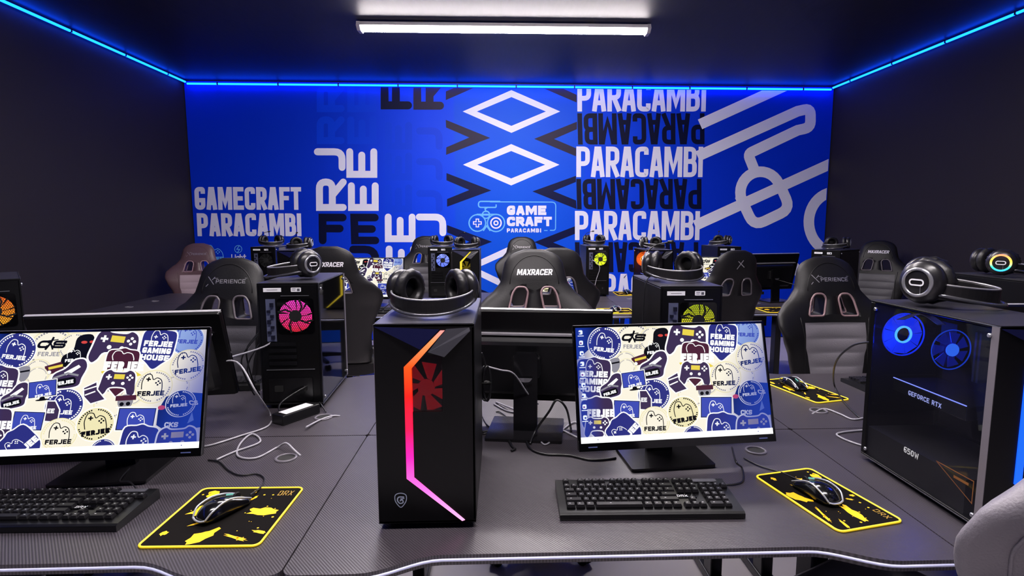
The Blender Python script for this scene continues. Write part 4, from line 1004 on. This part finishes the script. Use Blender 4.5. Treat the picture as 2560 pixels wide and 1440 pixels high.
def chair(label, x, y, rz=0, dz=0, leather=None, cushion=None, logo='XPERIENCE', trim=None, group='racing chairs at the desks', back_logo=False, quilt=True, stitched=False, arms=True):
    t = thing('gaming_chair', label, 'chair', (x, y, 0), rz, group)
    leather = leather or M_leather; cushion = cushion or M_leather2
    me = BACK['m'].copy(); me.materials.clear(); me.materials.append(leather)
    br = bpy.data.objects.new('backrest', me); C.objects.link(br); br.parent = t; br.location = (0, 0, dz)
    for s_ in (-1, 1):
        p = round_path([(a*s_, b_, 1) for a, b_ in HOLE], .014, True, 4); P = []
        MB().tube([(a, front_y(a, c, -.001)+.0, c+dz) for a, c in p], .0055, 6, loop=True).obj('hole_trim', trim or mat('trim_grey', '5d565c', .35), br).location = (0, 0, -dz)
        MB().tube([(a, back_y(a, c, -.001), c+dz) for a, c in p], .005, 6, loop=True).obj('hole_trim', trim or mat('trim_grey', '5d565c', .35), br).location = (0, 0, -dz)
    # quilted middle panel
    if quilt:
        b = MB(); R = []
        zs = [.52+(.925-.52)*k/60 for k in range(61)]
        for z in zs:
            ph = ((z-.52)/.066) % 1; bump_ = .007*math.sin(PI*ph)**.5; w_ = min(.15, prof_w(z)*.62)
            R.append([(w_*q, front_y(w_*q, z, .001+bump_*(1-abs(q)**6)), z+dz) for q in [-1+2*i/14 for i in range(15)]])
        b.rings(R, 0, True, False, False); b.obj('quilted_panel', cushion, t)
    if stitched:
        for off, nm in ((.030, 0), (.046, 1)):
            P = [(-1*(prof_w(z)-off), z) for z in [.6+.58*k/80 for k in range(81)]]
            if nm == 0:
                for s_ in (-1, 1): MB().tube([(s_*x, back_y(x, z, .0002), z+dz) for x, z in P], .003, 6).obj('seam_piping', leather, t)
            else:
                for s_ in (-1, 1):
                    b = MB()
                    for k in range(0, 80, 2):
                        (xa, za), (xb, zb) = P[k], P[k+1]; b.tube([(s_*xa, back_y(xa, za, .001), za+dz), (s_*xb, back_y(xb, zb, .001), zb+dz)], .0016, 5)
                    tag(b.obj('stitching', mat('dark_thread', '2a282c', .7), t), kind='stuff')
    # piping beside the panel, seam arc of the head part
    for s_ in (-1, 1):
        MB().tube([(s_*(.155+(.02 if z > .85 else 0)*(z-.85)*8), front_y(.155, z, .001), z+dz) for z in [.52+.43*k/14 for k in range(15)]], .0028, 6).obj('seam_piping', leather, t)
    MB().tube([(q, front_y(q, z, .0005), z+dz) for q, z in [( .118*math.cos(a), 1.075+.135*math.sin(a)) for a in [PI*k/20 for k in range(21)]]], .002, 6).obj('seam_piping', leather, t)
    ink = mat('logo_white', 'e8e6ec', .4) if logo == 'MAXRACER' else mat('logo_silver', '9a989e', .3, .3)
    for face in ((1, front_y),)+(((-1, back_y),) if back_logo else ()):
        sgn, fy = face
        if logo == 'MAXRACER': P = text(logo, (-.085, 1.118), (.085, 1.118), (-.085, 1.146), .0058, gap=.12, rad=.25, slant=.03)
        elif logo == 'X': P = stroke([(-.024, 1.125), (.02, 1.175)], .005)+stroke([(-.014, 1.17), (.026, 1.135)], .005)
        else: P = stroke([(-.098, 1.108), (-.060, 1.15)], .003)+stroke([(-.092, 1.152), (-.062, 1.118)], .0035)+stroke([(-.062, 1.145), (.09, 1.145)], .002)+text('PERIENCE', (-.052, 1.122), (.085, 1.122), (-.052, 1.140), .0028, gap=.25, rad=.3)
        b = MB()
        for q in P: b.add([(sgn*a, fy(a, c, 0)-sgn*.0012, c+dz) for a, c in q], [tuple(range(len(q)))])
        b.obj('logo', ink, t)
    # seat with raised sides
    b = MB(); R = []
    for k in range(15):
        yy = -.27+.47*k/14; e = .03*math.sin(PI*min(1, k/3)/2)+.0
        w_ = .235+.02*math.sin(PI*k/14); r = []
        for j in range(28):
            a = 2*PI*j/28; c, s_ = math.cos(a), math.sin(a); xx = w_*math.copysign(abs(c)**.6, c)
            zz = .46+dz+.05*math.copysign(abs(s_)**.7, s_)+(.04*(abs(xx)/.25)**3 if s_ > 0 else 0); r.append((xx, yy, zz-(.03 if k in (0, 14) and s_ > 0 else 0)))
        R.append(r)
    b.rings(R, 0, True); b.obj('seat', leather, t)
    for s_ in (-1, 1):
        b = MB(); b.tube(catmull([(s_*.24, .20, .47+dz), (s_*.25, .24, .52+dz), (s_*.215, .235, .60+dz)], 5), .016, 8); b.obj('hinge_bracket', M_plastic, t)
        if not arms: continue
        b = MB(); b.box((s_*.29, .0, .56+dz), (.03, .05, .18)); b.box((s_*.29, -.01, .665+dz), (.075, .25, .03)); b.obj('armrest', M_plastic, t, bevel=.01)
    MB().lathe([(.028, .10), (.028, .28), (.02, .28), (.02, .42+dz)], (0, 0, 0), 16).obj('gas_lift', M_gloss, t)
    MB().box((0, .0, .40+dz), (.2, .26, .03)).obj('tilt_plate', M_plastic, t, bevel=.006)
    for k in range(5):
        a = 2*PI*k/5+.3; c, s_ = math.cos(a), math.sin(a)
        b = MB(); b.rings([[(c*r-s_*o_[0]*w_, s_*r+c*o_[0]*w_, zc+o_[1]*h_) for o_ in ((-1, -1), (1, -1), (1, 1), (-1, 1))] for r, w_, zc, h_ in ((.02, .032, .11, .025), (.18, .024, .098, .018), (.31, .018, .082, .012))], 0, False)
        lg = b.obj('leg', M_plastic, t, bevel=.004)
        b = MB()
        for q in (-.012, .012): b.lathe([(.0001, -.008), (.026, -.008), (.029, -.004), (.029, .004), (.026, .008), (.0001, .008)], (c*.31-s_*q*1.2, s_*.31+c*q*1.2, .030), 18, 0, Matrix.Rotation(a, 3, 'Z') @ Matrix.Rotation(PI/2, 3, 'X'))
        b.obj('caster', M_rubber, lg)
    return t

# ------------------------------------------------------------------ desk: origin at the floor under the left end of its rear edge, sitter's side towards -y
DW = 1.345
def desk(label, x, y, rz=0, group='black gaming desks', grom=True):
    t = thing('desk', label, 'desk', (x, y, 0), rz, group)
    W_ = DW; a, b_ = -.645, -.700
    fr = [(W_, b_, 1), (W_-.14, b_)]+[(W_-.14-.16*k/8, b_+(a-b_)*(.5-.5*math.cos(PI*k/8))) for k in range(1, 8)]+[(W_-.30, a), (.30, a)]
    fr += [(.30-.16*k/8, a+(b_-a)*(.5-.5*math.cos(PI*k/8))) for k in range(1, 8)]+[(.14, b_), (0, b_, 1)]
    out = [(.0, 0, .6), (W_, 0, .6)]+fr
    P = round_path(out, .028, True, 5)
    g_ = .0015; P = [(min(max(p[0], g_), W_-g_), min(p[1], -g_)) for p in P]
    MB().prism(P, .728, .75).obj('tabletop', [M_desk], t, bevel=.0015, seg=1)
    # thin line in the front edge, coloured blue-white for the light the banding catches
    ln = round_path(fr, .028, False, 5)
    MB().tube([(p[0], p[1]-.0004, .739) for p in ln], .0032, 6).obj('edge_band', mat('edge_lit', 'd8dcff', .25, 0), t)
    for gx in (W_*.14, W_*.86) if grom else ():
        g = thing_part(t)
        MB().lathe([(.030, .7505), (.030, .7535), (.024, .7545), (.024, .7505)], (gx, -.165, 0), 28, cap=False).obj('grommet', mat('grommet_grey', '6a666e', .3), t)
        MB().lathe([(.0001, .7508), (.024, .7508)], (gx, -.165, 0), 24, cap=False).obj('grommet_cap', M_rubber, t)
    st = mat('leg_steel', '121216', .35, .3)
    for lx in (.10, W_-.10):
        b = MB(); b.box((lx, -.33, .37), (.045, .075, .69)); b.box((lx, -.33, .715), (.05, .52, .025)); b.box((lx, -.34, .0275), (.055, .58, .035))
        l = b.obj('leg', st, t, bevel=.004)
        for yy in (-.08, -.60): MB().lathe([(.018, 0), (.018, .011)], (lx, yy, 0), 12).obj('glide', M_rubber, l)
    MB().box((W_/2, -.20, .62), (W_-.25, .03, .09)).obj('crossbar', st, t, bevel=.003)
    return t
def thing_part(t): return t

# ================================================================== placing everything
X0, X1, X2, X3 = -3.112, -1.767, -.422, .923
SEAM1, SEAM2 = 1.70, 4.62
names_x = [(X0, 'far left'), (X1, 'left'), (X2, 'middle'), (X3, 'right'), (X3+DW, 'far right')]
D1 = {X1: 'black carbon-textured desk at the lower left, under the nearest left keyboard', X2: 'black carbon-textured desk in front, carrying the tower with the orange and pink light strip', X3: 'black carbon-textured desk at the lower right, under the glass-sided tower'}
for x, l in D1.items(): desk(l, x, SEAM1)
D2 = {X0: 'black desk by the left wall, under the tower with the orange rear fan', X1: 'black desk behind the nearest left monitor, under the tower with the pink rear fan', X2: 'black desk behind the middle tower, under the tower with the yellow rear fan', X3: 'black desk at the right, behind the glass-sided tower'}
for x, l in D2.items(): desk(l, x+DW, SEAM1+.002, PI)
for x, n in names_x:
    desk('black desk of the row facing the mural, '+n+' place of that row', x, SEAM2)
    if n != 'far right': desk('black desk of the row along the mural, '+n+' place of that row', x+DW, SEAM2+.002, PI)

# nearest row
monitor('lit monitor with sticker wallpaper at the left edge, above the nearest left keyboard', (-1.026, 1.401, .991), 4.5, 17.2, group='lit monitors')
monitor('lit monitor with sticker wallpaper and desktop icons, right of the strip-lit tower', (.458, 1.439, .989), 5.4, 16.1, group='lit monitors')
monitor('dark back of a monitor rising behind the nearest left screen', (-1.155, 1.79, .995), 180+8.6, 22, group='monitors seen from behind')
monitor('dark back of a monitor on its stand, right behind the strip-lit tower', (.085, 1.80, .985), 180-8.0, 12, group='monitors seen from behind')
monitor('dark back of a monitor mostly hidden behind the glass-sided tower', (1.60, 1.85, .985), 180, 12, group='monitors seen from behind')
tower('black tower with orange to pink light strip on the front, on the nearest middle desk', -.163, 1.352, 0, glow=1.05)
tower('large black tower with glass side and blue lit fans, on the right desk', 1.112, 1.278, 0, front=('0a4cff',), fan=('1040ff', '2060ff'), inside='1030ff', glow=1.5)
tower('black tower seen from behind with a pink and red rear fan, on the left desk', -.757, 2.165, PI-math.radians(-3), fan=('ff1c28', 'ff3cc8'), fs=1.0)
tower('black tower seen from behind with a yellow rear fan, behind the right-hand lit screen', .626, 2.015, PI, fan=('e8d020', 'a8c010'), fs=.85)
tower('black tower seen from behind with an orange rear fan, at the far left edge', -2.02, 2.25, PI+.71, fan=('ffa818', 'ff5a10'), fs=1.0)
tower('black tower behind the glass-sided tower, at the right edge', 1.99, 2.08, PI, fan=('ff30a0', 'ff30a0'))

headset('large black headset lying on top of the strip-lit middle tower', -.165, 1.325, 1.2005, 0, s=1.02)
headset('black headset lying across the top of the glass-sided tower', 1.12, 1.39, 1.2005, math.radians(52), s=1.22)
headset('black headset with white oval mark on the tower with the pink fan', -.765, 2.15, 1.2005, math.radians(-68), s=1.12)
headset('black headset with bent microphone on the tower with the yellow fan', .625, 2.02, 1.2005, math.radians(4), mic=True, s=1.08)
rb = mat('rainbow_ring', '101010', .4); ramp_emit(rb, [(0, '2040ff'), (.35, '30d0a0'), (.6, 'ffd040'), (1, 'ff2060')], 2, .01, .09, 1.6)
headset('headset with a rainbow lit ear cup at the right edge of the picture', 1.96, 2.13, 1.2005, math.radians(70), ring=rb, s=1.1)

keyboard('black keyboard in front of the right-hand lit screen', .335, 1.243, math.radians(-1.2))
keyboard('black keyboard at the lower left, in front of the left lit screen', -1.035, 1.243, math.radians(-1))
keyboard('black keyboard beside the pink-fan tower, behind the left screen', -1.17, 2.25, PI+math.radians(4), full=False)
keyboard('black keyboard behind the glass-sided tower, near the right mouse pad', 1.62, 2.16, PI+.05, full=False)
mouse_pad('black mouse pad with yellow rim and splashes, lower left beside the keyboard', [(-.747, 1.353), (-.501, 1.348), (-.500, 1.097), (-.740, 1.100)])
mouse_pad('black mouse pad with yellow rim and splashes, lower right below the glass tower', [(.824, 1.407), (.875, 1.135), (.729, 1.097), (.652, 1.377)][0:1]+[(.875, 1.135), (.729, 1.097), (.655, 1.377)])
mouse_pad('yellow-rimmed mouse pad on the far side of the right desk, by the chair', [(1.118, 2.241), (1.259, 2.297), (1.275, 1.965), (1.091, 1.939)])
mouse('black and silver mouse on the lower left yellow-rimmed pad', -.636, 1.235, .7540, math.radians(-28))
mouse('black and silver mouse on the lower right yellow-rimmed pad', .757, 1.262, .7540, math.radians(14))
mouse('silver-edged mouse on the far yellow-rimmed pad at the right', 1.165, 2.14, .7540, math.radians(190))

# chairs of the second row, facing the camera
chair('black racing chair with a silver winged logo, behind the left desk', -1.31, 2.44, 0)
chair('grey-fronted racing chair with a silver winged logo, behind the right desk', 1.62, 2.42, 0, cushion=M_leather3, trim=mat('trim_rose', '8e7478', .35))
chair('black racing chair with white block lettering, centre behind the dark monitor', .155, 2.42, 0, dz=.04, logo='MAXRACER', quilt=False, trim=mat('trim_rose', '8e7478', .35))
# third row, backs to the camera
M_brown = add_bump(mat('brown_leather', '4a3434', .42), 130, .3, .002)
chair('racing chair seen from behind with white lettering, behind the pink-fan tower', -1.03, 3.72, PI, dz=.03, logo='MAXRACER', back_logo=True)
chair('racing chair seen from behind, just right of the centre chair', .335, 3.70, PI, dz=.02, logo='X', back_logo=False)
chair('black racing chair seen from behind with a crossed mark, right of the yellow-fan tower', 1.38, 3.75, PI+.25, logo='X', back_logo=True)
# fourth row
M_rose_lit = add_bump(mat('rose_lit_leather', '5c4448', .4), 130, .3, .002)  # reddish lighting on this chair is put into its leather, panel and trim colours
chair('racing chair by the left wall below the lettering, coloured brownish for the reddish lighting', -3.04, 5.55, math.radians(12), dz=-.04, leather=M_rose_lit, cushion=add_bump(mat('rose_lit_panel', 'a8949a', .5), 200, .3, .002), trim=mat('trim_pink_lit', 'a08088', .35))
chair('black racing chair against the mural, behind the blue-fan tower', -.83, 5.62, math.radians(-6), dz=.03)
chair('black racing chair against the mural, above the centre chair', .21, 5.62, 0, dz=.02)
chair('black racing chair by the right wall with a white mark', 3.42, 5.0, math.radians(-38), cushion=M_leather2, logo='MAXRACER')

# far rows: towers, headsets, monitors
monitor('lit monitor of the row facing the mural, between the left chair and blue-fan tower', (-1.03, 4.36, .985), 0, 8, group='lit monitors')
monitor('lit monitor of the row facing the mural, right of the centre chairs', (.345, 4.36, .985), 0, 8, group='lit monitors')
monitor('lit monitor of the row facing the mural, behind the crossed-mark chair', (1.72, 4.36, .985), -4, 8, group='lit monitors')
monitor('dark back of a tilted monitor near the right end of the mural', (2.27, 4.68, 1.0), 180+14, 14, group='monitors seen from behind')
tower('distant black tower with a yellow zigzag light on the front, before the mural', -.28, 4.50, 0, front=('f0d030',), fan=('e0c020', 'f0d030'), detail=False, glow=.9)
tower('distant black tower with orange fans glowing behind its glass side', 1.20, 4.42, 0, front=('ff7a10',), inside='ff6a08', fan=('ff7a10', 'ff7a10'), detail=False)
tower('distant black tower behind the pink-fan tower, its front unlit', -1.58, 4.46, 0, front=('080808',), detail=False, fan=('101010', '101010'))
tower('tall dark tower before the small emblems of the mural', -2.055, 5.10, PI, detail=False, fan=('060606', '060606'), front=('080808',))
tower('distant tower with a pale blue rear fan', -.535, 5.05, PI, detail=False, fan=('5068e0', '8090ff'), fs=1.0)
tower('distant tower with a yellow-green rear fan', .85, 5.15, PI, detail=False, fan=('d8e820', 'c0d010'), fs=.9)
tower('distant dark tower behind the crossed-mark chair', 1.975, 5.0, PI, detail=False, fan=('101010', '101010'), front=('080808',))
tower('distant tower with a pink rear fan near the right wall', 2.62, 4.30, PI-math.radians(52), detail=False, fan=('ff2090', 'ff60b0'), fs=1.0)
headset('small black headset with microphone on the tall dark tower at the left', -2.05, 5.08, 1.2005, .4, mic=True)
headset('small headset on the unlit tower behind the pink-fan tower', -1.58, 4.46, 1.2005, -.5, mic=True)
headset('small black headset on the pale blue fan tower', -.535, 5.05, 1.2005, .3)
headset('small black headset on the tower with the yellow zigzag light', -.28, 4.47, 1.2005, -.2, mic=True)
headset('small black headset on the yellow-green fan tower', .85, 5.15, 1.2005, .1, mic=True)
headset('small black headset on the tower with orange fans', 1.19, 4.42, 1.2005, .5)
headset('small headset with a white ring on the dark tower before the mural', 1.975, 5.0, 1.2005, -1.3, mic=True)
headset('small headset with a silver cap on the tower near the right wall', 2.62, 4.30, 1.2005, -1.2)
keyboard('distant keyboard before the lit screen left of the centre', -1.0, 4.12, 0, full=False)
keyboard('distant keyboard right of the centre chairs', .45, 4.10, 0, full=False)
keyboard('distant keyboard under the tilted monitor near the right wall', 2.2, 5.1, PI, full=False)
mouse_pad('distant mouse pad right of the centre chairs', [(.72, 4.22), (.97, 4.22), (.97, 3.99), (.72, 3.99)])
mouse_pad('distant mouse pad on the right behind the grey-fronted chair', [(1.95, 4.22), (2.2, 4.22), (2.2, 3.99), (1.95, 3.99)])
mouse_pad('distant mouse pad on the desk along the mural', [(1.05, 5.25), (1.3, 5.25), (1.3, 5.0), (1.05, 5.0)])
mouse_pad('distant mouse pad seen through the left black chair', [(-2.35, 4.22), (-2.1, 4.22), (-2.1, 3.99), (-2.35, 3.99)])
mouse('distant mouse right of the centre chairs', .84, 4.10, .754, .2)
mouse('distant mouse seen through the left black chair', -2.22, 4.10, .754, .2)
mouse('distant mouse on the desk along the mural', 1.16, 5.12, .754, 3.3)

# chair at the lower right corner, its back to the camera
chair('grey leather racing chair corner with stitched seam, at the lower right corner', .805, 1.0, PI+math.radians(25), dz=.07, arms=False, leather=M_leather3, quilt=False, logo='X', stitched=True)

# cables
def cable(label, pts, r=.0026, m=None, name='cable', smooth=6):
    c = tuple(sum(p[i] for p in pts)/len(pts) for i in range(2)); z0 = min(p[2] for p in pts)
    q = catmull(pts, smooth); o = MB().tube([(p[0]-c[0], p[1]-c[1], p[2]-z0) for p in q], r, 7).obj(name, m or M_cable, loc=(c[0], c[1], z0))
    return tag(o, label, 'cable', 'cables on the desks')
def dz(u, v, h=.0035): return at_z(u, v, .75+h)
cable('grey cable dropping from the pink-fan tower to the desk on the left', [(-.80, 1.995, 1.02), (-.83, 1.95, .98), (-.98, 1.88, .94), at_y(592, 905, 1.80), at_y(640, 980, 1.74), dz(675, 1035), dz(670, 1065), dz(600, 1090), dz(530, 1112), dz(490, 1118)], .003, M_cableg)
cable('black cable looping on the left desk into the grommet', [dz(540, 1150), dz(585, 1130), dz(650, 1105), dz(630, 1085), dz(600, 1110), dz(595, 1140), dz(640, 1145), dz(690, 1120), dz(715, 1108, .02), dz(735, 1125, .012), dz(752, 1140, -.001)], .003, M_cableg)
cable('mouse cable curling behind the lower left mouse pad', [dz(520, 1150), dz(548, 1155), dz(570, 1175), dz(600, 1188), dz(640, 1185), dz(660, 1195), dz(655, 1215), dz(625, 1238, .02)], .0022, M_cable)
cable('thin cable arching over the lower left keyboard', [dz(335, 1160), dz(300, 1200, .02), dz(325, 1205, .03), dz(343, 1225, .026)], .0018, M_cable)
cable('power cable from the pink-fan tower to the adapter', [(-.68, 1.995, .825), (-.70, 1.96, .83), dz(700, 1010, .04), dz(708, 1045, .012)], .0035, M_cable)
cable('cable running from the adapter to the grommet', [dz(765, 1068, .01), dz(800, 1050), dz(830, 1040), dz(850, 1040, .001)], .003, M_cableg)
cable('cable slanting across the back of the pink-fan tower', [(-.775, 1.995, .985), (-.72, 1.985, .88), (-.665, 1.98, .78), dz(815, 1030)], .0022, M_cable)
for i, (a, b_) in enumerate((((-.795, 1.04), (-.93, .93)), ((-.80, 1.03), (-.95, .90)), ((-.79, 1.01), (-.93, .87)))):
    cable('black cable bunch at the ports of the pink-fan tower', [(a[0], 2.005, a[1]), (a[0]-.03, 1.975, a[1]+.01), ((a[0]+b_[0])/2-.02, 1.97, (a[1]+b_[1])/2+.01), (b_[0], 2.03, b_[1]), (b_[0]-.01, 2.10, .80), (b_[0], 2.12, .754)], .0028)
cable('black loop of cable rising behind the middle tower to the dark monitor', [at_y(1212, 915, 1.62), at_y(1250, 925, 1.63), at_y(1285, 935, 1.66), at_y(1320, 985, 1.70), at_y(1345, 1010, 1.74)], .0026, M_cableg)
cable('black arch of cable beside the stand of the dark monitor', [dz(1325, 1110), dz(1340, 1075, .03), at_y(1372, 1030, 1.62), at_y(1392, 1000, 1.62), at_y(1415, 1020, 1.62), dz(1425, 1060, .02), dz(1428, 1078)], .0035)
cable('long pale cable crossing under the right-hand lit screen', [dz(1240, 1005), dz(1290, 1025, .012), dz(1335, 1042), dz(1400, 1072), dz(1460, 1100), dz(1520, 1112)], .003, M_cableg)
cable('cable bent in a deep curve left of the right-hand lit screen', [dz(1235, 1010), dz(1270, 1028), dz(1315, 1035), dz(1325, 1068), dz(1350, 1102), dz(1368, 1110), dz(1400, 1080), dz(1435, 1055), dz(1460, 1070)], .0026, M_cableg)
cable('black cable end lying on the middle desk', [dz(1205, 1080), dz(1250, 1074), dz(1262, 1085), dz(1280, 1115), dz(1288, 1122), dz(1278, 1127)], .0035)
cable('black cable snaking over the middle desk toward the screen', [dz(1205, 1085), dz(1280, 1072), dz(1310, 1090), dz(1325, 1120), dz(1360, 1135), dz(1420, 1138), dz(1480, 1150), dz(1540, 1145)], .0032)
cable('thin cable curling in a loop beside the middle tower', [dz(1205, 1040), dz(1225, 1068), dz(1262, 1058), dz(1268, 1045), dz(1250, 1030), dz(1240, 1030)], .002)
cable('cable hanging under the right-hand lit screen', [at_y(1830, 1118, 1.50), dz(1840, 1155, .03), dz(1855, 1170), dz(1858, 1200), dz(1840, 1210), dz(1815, 1212)], .0026)
cable('mouse cable running to the lower right mouse', [dz(1860, 1145), dz(1900, 1165), dz(1950, 1180), dz(1985, 1195, .006), dz(2010, 1205, .012)], .0022)
cable('black cable arching from the back of the glass-sided tower', [at_y(2180, 855, 1.50), at_y(2130, 865, 1.6), at_y(2090, 905, 1.75), dz(2085, 960, .03), dz(2110, 1005, .006), dz(2150, 1045)], .003)
cable('cable curving from the grommet behind the glass-sided tower', [dz(2030, 1035, .0), dz(2060, 1022), dz(2100, 1035), dz(2130, 1048), dz(2158, 1045)], .003, M_cableg)
cable('white cable looping back to the glass-sided tower', [dz(2160, 1075), dz(2110, 1080), dz(2092, 1087), dz(2120, 1102), dz(2160, 1115)], .003, M_cableg)
cable('headset cable hanging down the side of the yellow-fan tower', [(.54, 2.0, 1.22), (.515, 1.99, 1.18), (.508, 1.98, 1.0), (.512, 1.98, .86)], .0022)
cable('thin cable beside the distant yellow-green fan tower', [(.80, 4.93, 1.08), (.86, 4.90, 1.02), (.83, 4.90, .9), (.80, 4.88, .76)], .003, M_cableg)
cable('cables behind the distant tilted monitor', [(2.2, 4.74, .9), (2.3, 4.6, .93), (2.45, 4.45, .9), (2.55, 4.35, 1.0)], .003)
# coiled bundle hanging behind the middle tower
t = thing('cable_bundle', 'coiled black cable bundle hanging behind the strip-lit tower', 'cable', at_y(1215, 1005, 1.60))
o0 = Vector(at_y(1215, 1005, 1.60)); b = MB()
for k in range(6):
    a = k*.5; b.tube([(.011*math.cos(q)*(1+.12*k)+.003*math.cos(a), .006*math.sin(a)+.004*math.sin(2*q), .055+.052*math.sin(q)) for q in [2*PI*j/22 for j in range(22)]], .003, 6, loop=True)
b.obj('coil', M_cable, t); MB().tube([(-.014, 0, .058), (0, -.012, .058), (.014, 0, .058), (0, .012, .058)], .004, 6, loop=True).obj('tie', M_rubber, t)
MB().tube(catmull([(0, 0, .105), (-.005, 0, .13), (-.012, -.01, .15)], 4), .003, 6).obj('lead', M_cable, t)
# power adapter
ax = at_z(742, 1045, .75)
t = thing('power_adapter', 'black power adapter with a white label beside the pink-fan tower', 'adapter', ax, math.radians(58))
MB().box((0, 0, .017), (.15, .058, .033)).obj('adapter_body', M_plastic, t, bevel=.004)
MB().flat([[(-.055, -.02), (.055, -.02), (.055, .02), (-.055, .02)]], lambda a, c: (a, c, .0338)).obj('label_sticker', M_white, t)
